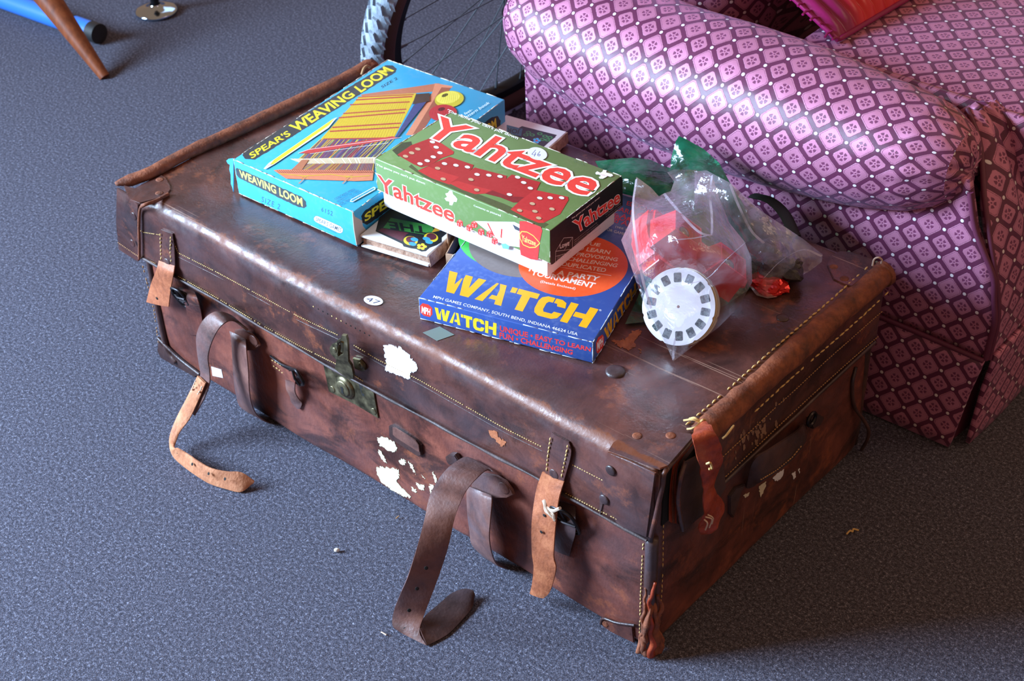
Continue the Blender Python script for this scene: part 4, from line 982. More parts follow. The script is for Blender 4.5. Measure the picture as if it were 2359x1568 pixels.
pt2 = Print(WT[0], WT[1]-WT[0], WT[3]-WT[0], (830, 220, 3.409)); pt2.k = 40
pt2.text("EDUCATIONAL", [(2090, 860), (2440, 965), (2100, 828), (2450, 930)], RR, .004)
pt2.text("CARD GAME", [(1985, 895), (2340, 1003), (2000, 862), (2352, 966)], RR, .004)
pt2.text("for Adults", [(1930, 928), (2230, 1016), (1944, 894), (2244, 980)], RR, .004)
pt2.text("and Above", [(1922, 975), (2235, 1070), (1938, 942), (2250, 1034)], RR, .004)
pt2.text("(SEE BACK)", [(2000, 1040), (2185, 1096), (2006, 1022), (2191, 1076)], (206, 208, 214), .0)
pt2.text("FOR GAME DETAILS", [(1920, 1056), (2205, 1140), (1926, 1036), (2211, 1118)], (206, 208, 214), .0)
pt.build('cover_print', ql); pt2.build('cover_print', ql)
pf = Print(WT[0], WT[1]-WT[0], WB[0]-WT[0], (930, 500, 3.932))
oc = [(148, 800), (172, 778), (225, 792), (258, 822), (260, 880), (238, 905), (180, 890), (152, 862)]
pf.poly(oc, (226, 58, 44)); pf.text("MPH", [(162, 868), (240, 890), (164, 805), (242, 830)], (245, 245, 245), .03)
word(pf, (290, 918), (838, 1072), (280, 815), (842, 962), [1.16, 1.0, 1.0, 1.0, 1.0], (246, 206, 40))
R2 = (226, 56, 54)
pf.text("UNIQUE • EASY TO LEARN", [(872, 1042), (1692, 1225), (872, 980), (1698, 1180)], R2, .024)
pf.text("FUN • CHALLENGING", [(868, 1092), (1528, 1246), (868, 1040), (1535, 1204)], R2, .024)
pf.build('side_print', ql)
ps = Print(WT[1], WT[2]-WT[1], WB[1]-WT[1], (930, 500, 3.932))
ps.poly([(1742, 1140), (1760, 1090), (1800, 1062), (1815, 1085), (1812, 1160), (1790, 1210), (1755, 1235), (1745, 1215)], (226, 58, 44)); ps.text("MPH", [(1752, 1215), (1806, 1155), (1752, 1135), (1804, 1078)], (245, 245, 245), .03)
word(ps, (1838, 1105), (2110, 700), (1812, 1015), (2100, 588), [1.16, 1.0, 1.0, 1.0, 1.0], G)
ps.build('side_print', ql)

# ------------------------------------------------------------------ green dice game box
M_GREEN = card('green_card', 106, 134, 76); M_WHITE = card('white_card', 238, 236, 238); M_BLK = card('black_card', 30, 28, 30)
YT = corners([(863, 364), (1268, 532), (1433, 405), (1042, 256)], [.4090, .4035, .4030, .4090])
dn = (YT[1]-YT[0]).cross(YT[3]-YT[0]).normalized(); dn = -dn if dn.z > 0 else dn
ycen = sum(YT, Vector())/4
YL = [p+dn*.0465 for p in YT]
YB0 = [p+dn*.02+((ycen-p).normalized()*.0075) for p in YT]; YB1 = [p+dn*.0705+((ycen-p).normalized()*.0075) for p in YT]
dice = thing('dice_game_box', 'green dice game box with big red and white lettering, tipped on top of the pile', 'box', tuple((YB1[0]+YB1[2])/2))
yb = hexa('base', YB0, YB1, M_WHITE, dice, .001); yb['label'] = 'plain white base tray'
yl = hexa('lid', YT, YL, M_GREEN, dice, .0016); yl['label'] = 'green printed lid with a black right end'
cen = sum(YT+YL, Vector())/8
box_edges('worn_edge', shrink([(YT[0], YT[1]), (YT[1], YT[2]), (YT[2], YT[3]), (YT[3], YT[0]), (YT[0], YL[0]), (YT[1], YL[1]), (YT[2], YL[2]), (YL[0], YL[1]), (YL[1], YL[2])], cen), dice, M_EDGE, .0007, .4)
C3 = (830, 220, 3.409)
pt = Print(YT[0], YT[1]-YT[0], YT[3]-YT[0], C3)
OR = (226, 62, 50); DR = (168, 34, 34); DD = (130, 24, 28); SH = (78, 84, 46)
pt.poly([(250, 430), (330, 370), (400, 360), (420, 440), (300, 480)], (60, 66, 40)); pt.poly([(400, 540), (470, 600), (1130, 850), (1480, 1010), (1440, 1040), (1000, 850), (500, 640), (380, 560)], SH)
pt.poly([(290, 465), (400, 390), (540, 338), (600, 350), (735, 440), (730, 460), (640, 490), (560, 540), (480, 565), (420, 540)], DR)
pt.poly([(600, 350), (735, 440), (730, 460), (640, 490), (545, 400), (535, 350)], (186, 42, 40))
pt.poly([(450, 590), (600, 520), (700, 480), (890, 545), (880, 570), (820, 620), (780, 640), (700, 700), (560, 650)], DR); pt.poly([(450, 590), (540, 560), (640, 600), (780, 640), (700, 700), (560, 650)], (190, 44, 42))
pt.poly([(700, 690), (840, 600), (900, 565), (1150, 630), (1140, 680), (1060, 740), (980, 770), (900, 775)], DR); pt.poly([(700, 690), (760, 668), (860, 700), (1040, 745), (980, 770), (900, 775), (800, 740)], (190, 44, 42))
pt.poly([(980, 770), (1090, 700), (1190, 620), (1415, 680), (1360, 790), (1290, 830), (1200, 840), (1100, 800)], DR); pt.poly([(980, 770), (1040, 745), (1160, 790), (1330, 800), (1270, 838), (1200, 840), (1100, 800)], DD)
pt.poly([(1180, 895), (1260, 820), (1370, 740), (1630, 795), (1635, 820), (1570, 930), (1440, 1000), (1400, 1000), (1300, 960)], (182, 40, 40)); pt.poly([(1180, 895), (1240, 880), (1420, 930), (1440, 1000), (1400, 1000), (1300, 960)], (200, 48, 44))
pips = [(567, 366), (597, 408), (626, 452), (672, 480, ), (452, 422), (404, 452), (356, 479), (574, 484), (526, 514), (470, 538), (662, 537), (752, 550), (842, 564), (608, 573), (652, 658), (918, 622), (1010, 628), (1098, 638), (870, 662), (915, 744), (1236, 644), (1284, 686), (1336, 730), (1172, 780), (1410, 808), (1492, 806), (1582, 806), (1352, 852), (1506, 894), (1252, 905), (1372, 912), (1402, 965)]
for i, p in enumerate(pips):
    if i == 3: continue
    lit = p[1] < 850 and i not in (4, 5, 6, 13, 14, 18, 19)
    pt.ell(p[0], p[1], 24, 5, -4, 12, (120, 40, 34), 16); pt.ell(p[0]-1, p[1]-2, 21, 5, -4, 10.5, (226, 214, 206) if lit else (196, 160, 124), 16)
pt.text("Yahtzee", [(458, 300), (1768, 798), (628, 160), (1962, 640)], OR, .022, outline=.062)
pt.text("'The game you can't put down", [(668, 128), (1228, 352), (690, 108), (1250, 326)], (240, 242, 236), .02)
pt.poly([(1845, 610), (1860, 596), (1885, 608), (1900, 600), (1908, 585), (1935, 588), (1930, 605), (1955, 612), (1978, 618), (1985, 632), (1965, 640), (1942, 634), (1925, 645), (1905, 655), (1880, 654), (1872, 642), (1890, 632), (1872, 622), (1852, 622)], (236, 236, 232))
pt.text("A GAME OF", [(1876, 622), (1942, 640), (1880, 614)], (190, 60, 60), 0)
pt.ell(1390, 458, 77, 10, 0, -50, M_STICK, 36)
pt.line([(1378, 428), (1348, 462), (1352, 466), (1382, 466)], .0008, (50, 60, 130)); pt.line([(1378, 448), (1366, 480)], .0008, (50, 60, 130)); pt.line([(1412, 440), (1394, 462), (1394, 474), (1404, 478), (1414, 468), (1408, 462), (1396, 468)], .0008, (50, 60, 130))
pt.line([(1678, 500), (1690, 528), (1700, 512), (1712, 530), (1730, 528), (1742, 540), (1760, 538), (1772, 550)], .0003, (96, 116, 90)); pt.line([(1740, 510), (1748, 548)], .0003, (96, 116, 90))
pt.build('cover_print', yl)
pf = Print(YT[0], YT[1]-YT[0], YL[0]-YT[0], C3)
pf.text("Yahtzee", [(150, 750), (735, 1000), (128, 615), (745, 880)], OR, .022, outline=.055, ocol=(236, 240, 226))
pf.text("The game you can't put down", [(128, 552), (508, 704), (126, 532), (508, 682)], (236, 238, 230), .014)
pf.poly([(668, 770), (690, 762), (700, 745), (722, 748), (728, 775), (745, 790), (762, 812), (755, 836), (735, 832), (722, 862), (700, 858), (700, 832), (675, 826), (662, 806), (682, 796)], (238, 240, 234)); pf.text("ES LOWE", [(690, 800), (738, 816), (691, 790)], (170, 190, 160), 0)
pf.text("Contents as pictured", [(890, 872), (1102, 955), (890, 855), (1104, 934)], (226, 230, 216), .012)
pf.poly([(900, 985), (1000, 988), (1210, 992), (1250, 1010), (1254, 1190), (1170, 1180), (1080, 1150), (1030, 1090)], (240, 240, 240)); pf.poly([(1195, 1010), (1250, 1040), (1254, 1066), (1215, 1050)], (60, 64, 76))
for i in range(6): pf.line([(950+i*36, 1005+i*6), (1010+i*34, 1065+i*6)], .0003, (190, 196, 204))
pf.line([(1000, 1000), (1052, 1104)], .0022, (196, 60, 50)); pf.line([(1112, 1046), (1106, 1118)], .0022, (196, 60, 50)); pf.line([(1104, 1112), (1102, 1122)], .0012, (220, 180, 130))
for cx, cy in ((782, 1004), (858, 1040), (896, 1014), (950, 1072), (1016, 1090), (1056, 1142)):
    pf.poly([(cx-24, cy-20), (cx, cy-32), (cx+22, cy-16), (cx+24, cy+16), (cx+2, cy+28), (cx-22, cy+16)], (214, 48, 44)); pf.poly([(cx-24, cy-20), (cx, cy-32), (cx+22, cy-16), (cx, cy-6)], (232, 90, 78))
    for dx, dy in ((-12, 0), (-10, 12), (12, 4), (10, 16), (0, -20)): pf.ell(cx+dx, cy+dy, 3.4, 1, 0, 3.4, (250, 230, 226), 8)
pf.poly([(1110, 1165), (1140, 1160), (1172, 1180), (1165, 1205), (1120, 1200)], (110, 190, 206))
pf.poly([(1252, 985), (1300, 985), (1420, 1030), (1430, 1060), (1410, 1150), (1395, 1290), (1340, 1284), (1262, 1250), (1252, 1180)], (206, 52, 48))
eye = [(1252, 1090), (1268, 1066), (1310, 1070), (1360, 1100), (1412, 1158), (1376, 1190), (1330, 1192), (1280, 1170), (1256, 1120)]
pf.line(eye, .0012, (226, 200, 80), True); pf.text("Yahtzee", [(1268, 1140), (1378, 1180), (1268, 1090), (1380, 1140)], (236, 214, 110), .01)
pf.build('side_print', yl)
ps = Print(YT[1], YT[2]-YT[1], YL[1]-YT[1], C3)
ps.poly([(1489, 1064), (2048, 634), (2060, 655), (2060, 862), (1512, 1324), (1496, 1328)], (26, 24, 26))
ps.text("Yahtzee", [(1700, 1085), (2040, 835), (1668, 990), (2035, 738)], OR, .022, outline=.055, ocol=(235, 230, 225))
ps.text("The game you can't put down", [(1660, 978), (1880, 808), (1658, 962), (1878, 792)], (230, 226, 220), .01)
lg = [(1534, 1222), (1598, 1118), (1668, 1112), (1664, 1204), (1632, 1262), (1532, 1312)]
ps.line(lg, .0005, (210, 205, 200), True); ps.line([(1534, 1222), (1600, 1215), (1668, 1112)], .0005, (210, 205, 200)); ps.line([(1600, 1215), (1664, 1204)], .0004, (210, 205, 200)); ps.line([(1536, 1262), (1662, 1226)], .0004, (210, 205, 200))
ps.text("Lowe", [(1568, 1202), (1642, 1176), (1566, 1166), (1640, 1132)], (225, 220, 215), .01)
for k in range(4):
    ps.text("Manufactured in New Zealand by", [(1682, 1142+k*16), (1860+k*10, 1000+k*14), (1681, 1134+k*16), (1858+k*10, 992+k*14)], (190, 184, 180), 0)
for k in range(3): ps.text("Ages 8 to Adult", [(1546, 1268+k*12), (1650, 1226+k*10), (1546, 1260+k*12), (1650, 1219+k*10)], (180, 175, 170), 0)
ps.text("for further reading", [(1925, 940), (2045, 850), (1924, 932), (2044, 842)], (190, 184, 180), 0); ps.text("a game of skill", [(1930, 956), (2048, 868), (1929, 948), (2047, 860)], (190, 184, 180), 0)
ps.build('end_print', yl)

# ------------------------------------------------------------------ armchair
def fabric(name, gloss=.36, cell=.0285, ground=(98, 44, 74), tile=(200, 130, 162), flower=(118, 58, 92)):
    b = NB(name); u, v, _ = b.sep(b.coord('UV'))
    k = 1/(cell*math.sqrt(2))
    a = b.math('MULTIPLY', b.math('ADD', u, v), k); c = b.math('MULTIPLY', b.math('SUBTRACT', u, v), k)
    par = b.math('FLOORED_MODULO', b.math('ADD', b.math('FLOOR', a), b.math('FLOOR', c)), 2.0)
    la = b.math('SUBTRACT', b.math('FRACT', a), .5); lc = b.math('SUBTRACT', b.math('FRACT', c), .5)
    wob = b.math('MULTIPLY', b.math('SUBTRACT', b.noise(b.coord('UV'), 900, 2), .5), .06)
    aa = b.math('ABSOLUTE', la); ac = b.math('ABSOLUTE', lc)
    mx = b.math('MAXIMUM', aa, ac); sm = b.math('MULTIPLY', b.math('ADD', aa, ac), .57)
    d = b.math('ADD', b.math('MAXIMUM', mx, sm), wob)      # octagon distance
    lim = b.math('SUBTRACT', .445, b.math('MULTIPLY', par, .105))
    inside = b.rng(b.math('SUBTRACT', lim, d), -.008, .012)
    # inner outline only on the larger tiles
    ring = b.math('MULTIPLY', b.rng(b.math('ABSOLUTE', b.math('SUBTRACT', d, .395)), .007, .013, 1, 0), b.math('SUBTRACT', 1.0, par))
    r = b.math('SQRT', b.math('ADD', b.math('MULTIPLY', la, la), b.math('MULTIPLY', lc, lc)))
    ang = b.math('ARCTAN2', lc, la); pet = b.math('COSINE', b.math('MULTIPLY', ang, 5.0))
    rr = b.math('ADD', r, b.math('MULTIPLY', wob, .9))
    petal = b.math('MULTIPLY', b.math('MULTIPLY', b.rng(rr, .085, .105), b.rng(rr, .235, .215)), b.rng(pet, -.55, -.25))
    core = b.rng(rr, .045, .03)
    fl_ = b.math('MAXIMUM', petal, core)
    # white knots at the lattice points
    va = b.math('SUBTRACT', .5, aa); vc = b.math('SUBTRACT', .5, ac)
    dv = b.math('SQRT', b.math('ADD', b.math('MULTIPLY', va, va), b.math('MULTIPLY', vc, vc)))
    dot = b.math('MULTIPLY', b.rng(dv, .092, .072), 1.0)
    weave = b.n('ShaderNodeTexWave'); b.put(weave.inputs['Vector'], b.coord('UV')); weave.inputs['Scale'].default_value = 420; weave.inputs['Distortion'].default_value = 1.5
    wv = weave.outputs[1]
    tl_ = b.mix(b.rng(wv, 0, 1, 0, .12), srgb(*tile), srgb(max(0, tile[0]-45), max(0, tile[1]-45), max(0, tile[2]-45)))
    tl_ = b.mix(fl_, tl_, srgb(*flower)); tl_ = b.mix(b.math('MULTIPLY', ring, .75), tl_, srgb(*flower))
    col = b.mix(inside, srgb(*ground), tl_); col = b.mix(dot, col, srgb(226, 218, 224))
    mat_m = b.math('MULTIPLY', inside, b.math('SUBTRACT', 1.0, b.math('MAXIMUM', fl_, b.math('MULTIPLY', ring, .7))))
    rough = b.math('ADD', gloss, b.math('MULTIPLY', b.math('MAXIMUM', mat_m, dot), .16))
    h = b.math('ADD', b.math('MULTIPLY', mat_m, .6), b.math('ADD', b.math('MULTIPLY', dot, 1.2), b.math('MULTIPLY', wv, .12)))
    big = b.bump(b.noise(b.coord('Object'), 14, 3), .25, .01)
    return b.fin(col, rough, b.bump(h, .45, .0012, big), **{'Specular IOR Level': .45, 'Metallic': b.math('MULTIPLY', mat_m, .38), 'Sheen Weight': .15, 'Sheen Roughness': .4, 'Sheen Tint': (.85, .6, 1, 1)})
M_FAB = fabric('patterned_mauve_damask')
M_PIPE = plain('plum_piping', srgb(96, 40, 66), .5)
chair = thing('armchair', 'mauve armchair in diamond patterned fabric with rolled arm, behind the suitcase', 'armchair', (.65, .95, 0))
def grid(name, fn, nu, nv, mat, parent, th=0, closed_u=False):
    V = []; uv = []; F = []
    for j in range(nv+1):
        for i in range(nu+1):
            p, t = fn(i/nu, j/nv); V.append(p); uv.append(t)
    for j in range(nv):
        for i in range(nu):
            a = j*(nu+1)+i; F.append((a, a+1, a+nu+2, a+nu+1))
    o = mesh_obj(name, V, F, mat, parent, uvs=uv)
    if th: m = o.modifiers.new('thickness', 'SOLIDIFY'); m.thickness = th; m.offset = -1
    return o
# side panel below the arm
def xc(z):   # front vertical edge of the side, bulging forward in the middle
    return float(np.interp(z, [0, .10, .155, .22, .28, .34, .42], [.988, 1.000, 1.010, 1.012, 1.000, .965, .94]))
def side(u, v):
    z = .158+(.40-.158)*v; x = .256+(xc(z)-.256)*u - .02*(1-u)*(v)
    y = .556 - .012*math.sin(math.pi*u)*math.sin(math.pi*v) + .003*noise.noise(Vector((x*6, 0, z*6)))
    return Vector((x, y, z)), (x, z)
grid('side_panel', side, 40, 20, M_FAB, chair, .01)
def skirt(u, v):
    z = .004+(.158-.004)*v; x = .256+(xc(z)-.256)*u
    y = .552 - .010*(1-v) + .004*math.sin(u*7)*(1-v)
    return Vector((x, y, z)), (x+.01, z+.004)
o = grid('skirt', skirt, 40, 8, M_FAB, chair, .006)
tube('piping', [Vector((.262+(xc(.158)-.262)*t, .550, .158+.002*math.sin(t*9))) for t in np.linspace(0, 1, 30)], .0036, M_PIPE, chair, 8)
tube('piping', catmull([Vector((xc(z), .552+.004, z)) for z in (.385, .34, .31, .28, .25, .22, .19, .158)], 4), .0040, M_PIPE, chair, 8)
# front: arm front panel and front skirt
def frontp(u, v):
    z = .158+(.452-.158)*v
    x = float(np.interp(z, [.158, .22, .28, .34, .39, .43, .452], [1.012, 1.014, 1.004, .984, .960, .935, .910]))
    y0 = float(np.interp(z, [.158, .30, .36, .41, .452], [.560, .560, .574, .604, .625])); y1 = float(np.interp(z, [.158, .36, .452], [.73, .710, .668]))
    y = y0+(y1-y0)*u; f = max(0, (z-.24)/.2)
    x += f*.007*math.sin(u*9+z*14) + f*.003*math.sin(u*21) - .02*max(0, .18-u)*3*f
    return Vector((x, y, z)), (y, z)
grid('arm_front', frontp, 40, 40, M_FAB, chair, .01)
tube('piping', catmull([frontp(0, t)[0]+Vector((.001, 0, 0)) for t in np.linspace(0, 1, 12)], 3), .0036, M_PIPE, chair, 8)
def frontskirt(u, v):
    z = .004+(.158-.004)*v; y = .572+(1.35-.572)*u
    return Vector((xc(z)+.008+.010*(1-v)+.004*math.sin(u*12)*(1-v), y - .004*(1-v), z)), (y, z)
grid('skirt', frontskirt, 40, 8, M_FAB, chair, .006)
hexa('skirt_pleat', [Vector((.975, .575, .155)), Vector((.992, .565, .155)), Vector((.995, .60, .155)), Vector((.975, .60, .155))], [Vector((.972, .57, .006)), Vector((.986, .560, .006)), Vector((.99, .60, .006)), Vector((.972, .60, .006))], M_PIPE, chair, .001)
# rolled arm, lofted along x
def arm_sec(x):
    r = float(np.interp(x, [.200, .212, .240, .29, .38, .50, .60, .70, .77, .83, .88, .908, .926], [.002, .040, .066, .084, .094, .099, .100, .096, .089, .081, .070, .057, .044]))
    yc = float(np.interp(x, [.245, .5, .8, 1.0], [.585, .578, .580, .582])); zc = float(np.interp(x, [.245, .5, .8, .94, 1.0], [.398, .384, .390, .402, .402]))
    return r, yc, zc
def arm(u, v):
    x = .200+.725*u; r, yc, zc = arm_sec(x); a = math.radians(-80+340*v)   # from underneath, round the outside (-y), over the top to the inside
    pinch = max(0, (x-.83)/.09); wr = .0022*pinch*math.sin(a*17+math.sin(x*40))+.0012*noise.noise(Vector((x*12, a*2, 0)))
    rr = r+wr*min(1, (1-u)*14)
    y = yc - rr*math.cos(a-math.radians(90-90))*1.0; z = zc + rr*math.sin(a)
    y = yc - rr*math.cos(a); 
    return Vector((x+.004*pinch*math.sin(a*9)*min(1, (1-u)*14), y, z)), (x, a*.092)
o = grid('arm', arm, 110, 72, M_FAB, chair)
# pleated face closing the front of the roll
def armcap(u, v):
    a = math.radians(360*u); r0, yc, zc = arm_sec(.925); k = 1-v
    rr = r0*k ; x = .925+.014*math.sin(min(1, v*1.6)*math.pi/2) + .003*math.sin(a*12)*k*min(1, v*8)
    return Vector((x, yc-rr*math.cos(a), zc+rr*math.sin(a))), (a*.05, v*.05)
grid('arm_cap', armcap, 60, 10, M_FAB, chair)
# inner side of the arm and seat
def inner(u, v):
    x = .30+.68*u; z = .30+.14*v; return Vector((x, .655+.01*v, z)), (x, z)
grid('inner_arm', inner, 20, 6, M_FAB, chair, .01)
def seat(u, v):
    y = .672+.75*v; x = .615+.405*u
    e = max(0, (u-.93)/.07); ey = max(0, (.06-v)/.06)
    z = .424 - .020*e*e - .012*ey*ey + .006*math.sin(math.pi*u) + .004*noise.noise(Vector((x*3, y*3, 0)))
    x -= .07*(1-min(1, v*7))*u
    return Vector((x, y, z)), (x, y)
grid('seat_cushion', seat, 60, 50, M_FAB, chair)
def seatfront(u, v):
    y = .668+.75*u; x = 1.02-.07*(1-min(1, u*7))+.008*math.sin(math.pi*v); z = .28+.126*v
    z -= .012*max(0, (.06-u)/.06)**2*v
    return Vector((x, y, z)), (y, z)
grid('seat_cushion_front', seatfront, 40, 10, M_FAB, chair)
tube('piping', [Vector((1.02-.07*(1-min(1, t*7)), .668+.75*t, .405-.012*max(0, (.06-t)/.06)**2)) for t in np.linspace(0, 1, 60)], .0035, M_PIPE, chair, 8)
def fr_rail(u, v):
    return Vector((1.0+.004*math.sin(math.pi*v), .70+.70*u, .158+.125*v)), (.7*u, .13*v)
grid('front_rail', fr_rail, 20, 6, M_FAB, chair, .01)
# back of the chair (inside back cushion)
def backc(u, v):
    a = math.radians(-120+200*u); z = .26+.62*v; R_ = .125+.012*math.sin(v*5)
    x = .385 + R_*math.cos(a); y = .80 + R_*1.0*math.sin(a)*(1 if a < 0 else 4.2)
    return Vector((x+.008*noise.noise(Vector((y*7, z*7, 0))), y, z)), (a*.12, z)
grid('back_cushion', backc, 60, 40, M_FAB, chair)
def deck(u, v): return Vector((.30+.70*u, .665+.75*v, .285)), (u, v)
grid('deck', deck, 4, 4, M_PIPE, chair)
def outback(u, v): return Vector((.236, .575+.85*u, .02+.84*v)), (.85*u, .84*v)
grid('outside_back', outback, 20, 20, M_FAB, chair, .01)

# ------------------------------------------------------------------ red satin cushion
b = NB('crimson_satin'); o = b.coord(); n = b.noise(o, 3, 2)
M_SATIN = b.fin(b.mix(b.rng(b.sep(b.coord('UV'))[1], .10, .17), srgb(140, 18, 84), srgb(205, 30, 40)), .34, b.bump(b.noise(o, 60, 3), .2, .002), **{'Sheen Weight': .12, 'Sheen Tint': (1, .2, .7, 1)})
cush = thing('throw_cushion', 'pleated crimson satin cushion lying on the seat of the armchair', 'cushion', (.62, .9, .43))
CA = P(1930, 92, z=.432); 
def pil(side_):
    def f(u, v):
        # square pillow 0.36 m, leaning: local axes
        a = (u-.5)*2; c = (v-.5)*2; th = .024*((1-a**4)*(1-c**4))**.5 if abs(a) < 1 and abs(c) < 1 else 0
        pl_ = .0065*(abs(math.sin(v*math.pi*15+.5*math.sin(u*6)))**.5*1.6-1) if side_ > 0 else 0
        q = Vector((0, 0, 0)) + ex*(u*.36) + ey*(v*.36) + ez*side_*(th*.9+pl_*min(1, (1-abs(a))*10)*min(1, (1-abs(c))*25))
        return CA + q, (u, v)
    return f
ex = Vector((-.62, -.02, .60)).normalized(); ey = Vector((.10, .98, .10)).normalized(); ez = ex.cross(ey).normalized()
ex = (P(1818, -14, z=.475)-CA).normalized(); ey = (P(2085, 0, z=.432)-CA).normalized(); ez = ey.cross(ex).normalized()
if ez.dot(CC-CA) < 0: ez = -ez
grid('cover_front', pil(1), 24, 160, M_SATIN, cush); grid('cover_back', pil(-1), 30, 24, M_SATIN, cush)
tube('piping', [CA+ex*(.36*(t if t < 1 else 1 if t < 2 else 3-t if t < 3 else 0))+ey*(.36*(0 if t < 1 else t-1 if t < 2 else 1 if t < 3 else 4-t)) for t in np.linspace(0, 3.98, 80)], .004, M_SATIN, cush, 8, closed=True)
for k in range(26):
    a = CA+ex*(.36*k/26)+ez*.004; bq = a-ey*random.uniform(.010, .018)+Vector((0, 0, random.uniform(-.004, .006)))
    tube('fringe', [a, (a+bq)/2+ex*.002, bq], .0018, M_SATIN, cush, 5)

# ------------------------------------------------------------------ bicycle wheel
wx, wy, phi, lean = -.101, .848, 1.426, -.348
U_ = Vector((math.cos(phi), math.sin(phi), 0)); N0 = Vector((-math.sin(phi), math.cos(phi), 0)); W_ = Vector((0, 0, math.cos(lean)))+N0*math.sin(lean); NN = U_.cross(W_).normalized()
WR = .335; WC = Vector((wx, wy, 0))+W_*WR
bike = thing('bicycle', 'bicycle front wheel with knobbly tyre standing behind the suitcase', 'bicycle', (wx, wy, 0))
M_TYRE = leather('dusty_grey_rubber', srgb(96, 106, 118), srgb(138, 150, 162), srgb(164, 174, 184), .8, 20, 1.5)
M_TAN2 = plain('tan_tyre_wall', srgb(70, 44, 30), .8); M_RIM = plain('black_rim', srgb(28, 28, 32), .35, Metallic=.6); M_SPK = plain('dull_steel', srgb(86, 92, 98), .6, Metallic=.7)
def wp(r, a, n_=0): return WC+(U_*math.cos(a)+W_*math.sin(a))*r+NN*n_
def ring(name, prof, mat, seg=120):
    V = []; F = []; m = len(prof)
    for k in range(seg):
        a = 2*math.pi*k/seg
        for (r, n_) in prof: V.append(wp(r, a, n_))
    for k in range(seg):
        for j in range(m): F.append((k*m+j, k*m+(j+1) % m, ((k+1) % seg)*m+(j+1) % m, ((k+1) % seg)*m+j))
    return autosmooth(mesh_obj(name, V, F, mat, bike), 50)
ring('tyre', [(.303+.024*math.cos(t), .025*math.sin(t)) for t in np.linspace(0, 2*math.pi, 16, endpoint=False)], M_TAN2)
ring('tyre_tread', [(.303+.0265*math.cos(t), .0262*math.sin(t)) for t in np.linspace(-1.15, 1.15, 9)]+[(.303+.022*math.cos(t), .022*math.sin(t)) for t in np.linspace(1.15, -1.15, 5)], M_TYRE)
ring('rim', [(.283, -.013), (.288, -.0135), (.288, .0135), (.283, .013), (.268, .010), (.265, 0), (.268, -.010)], M_RIM)
def knob_geo(a, t, dl, dw, h=.0045, V=None, F=None):
    base = len(V); r0, rr = .303, .0262
    for hh in (0, h):
        for (sa, st_) in ((-1, -1), (1, -1), (1, 1), (-1, 1)):
            k = .82 if hh else 1
            aa = a+sa*dl*k/.33; tt = t+st_*dw*k/rr+.12*sa
            V.append(wp(r0+(rr+hh)*math.cos(tt), aa, (rr+hh)*math.sin(tt)))
    F += [tuple(base+i for i in q) for q in ((4,5,6,7), (0,1,5,4), (1,2,6,5), (2,3,7,6), (3,0,4,7))]
restV, restF = [], []
for i in range(78):
    a = 2*math.pi*i/78
    for (t, dl, dw) in ((-.95, .0075, .004), (-.36, .0085, .0048), (.36, .0085, .0048), (.95, .0075, .004)):
        aa = a + (.04 if abs(t) < .5 else 0)+(.02 if t > 0 else 0)
        dg = math.degrees(aa) % 360
        if 150 < dg < 262:
            V, F = [], []; knob_geo(aa, t, dl, dw, V=V, F=F); mesh_obj('tread_knob', V, F, M_TYRE, bike, smooth=False)
        else: knob_geo(aa, t, dl, dw, V=restV, F=restF)
o = mesh_obj('tread_knobs', restV, restF, M_TYRE, bike, smooth=False); o['kind'] = 'stuff'
for i in range(32):
    a = 2*math.pi*i/32; s_ = 1 if i % 2 else -1; cr = .9 if (i//2) % 2 else -.9
    tube('spoke', [wp(.022, a+cr, .028*s_), wp(.268, a, .003*s_)], .0011, M_SPK, bike, 6)
    if 170 < math.degrees(a) < 320: tube('nipple', [wp(.252, a, .0045*s_), wp(.268, a, .003*s_)], .0022, M_SPK, bike, 6)
tube('hub', [wp(0, 0, -.042), wp(0, 0, -.03), wp(0, 0, .03), wp(0, 0, .042)], lambda t: .022 if .2 < t < .8 else .028, M_RIM, bike, 20)
# drilled brake disc
nr = NN if NN.dot(CC-WC) > 0 else -NN
def rp_(r, a): return WC+(U_*math.cos(a)+W_*math.sin(a))*r+nr*.045
outer = [rp_(.088+.002*math.sin(a*12), a) for a in np.linspace(0, 2*math.pi, 96, endpoint=False)]
holes = [[rp_(.054+.004*math.sin(a*6), a) for a in np.linspace(0, 2*math.pi, 48, endpoint=False)]]
for i in range(24):
    for j, (r, hr) in enumerate(((.063, .0038), (.076, .0046))):
        a = 2*math.pi*(i+.5*j)/24; c_ = rp_(r, a)
        holes.append([c_+(U_*math.cos(q))*hr+W_*math.sin(q)*hr for q in np.linspace(0, 2*math.pi, 8, endpoint=False)])
slab('brake_disc', outer, nr, .002, M_RIM, bike, holes=holes)
for i in range(6):
    a = i*math.pi/3+.3; tube('disc_arm', [rp_(.02, a-.5), rp_(.040, a-.2), rp_(.056, a)], .0035, M_RIM, bike, 6)

# ------------------------------------------------------------------ far corner of the room: wooden leg, blue tube foot, chrome glide
b = NB('teak_wood'); o = b.coord(); M_WOOD = b.fin(b.ramp(b.noise(b.mapping(o, (30, 30, 3)), 4, 5), [(.35, srgb(104, 52, 28)), (.7, srgb(140, 74, 40))]), .4)
p0 = P(242, 178, z=.002); p1 = P(85, -40, y=p0.y+.0)
leg = tube('table_leg', catmull([p0, p0+(p1-p0)*.33, p0+(p1-p0)*.66, p1, p1+(p1-p0)*.6], 5), lambda t: .0105+.022*t, M_WOOD, None, 20)
tag(leg, 'round tapered teak furniture leg splaying up from the carpet at top left', 'furniture leg')
blue = thing('blue_stand_foot', 'bright blue metal tube foot with black end cap behind the wooden leg', 'stand foot', tuple(P(220, 75, z=0)))
q0 = P(212, 72, z=.022); q1 = P(-60, -25, z=.022); d = (q0-q1).normalized()
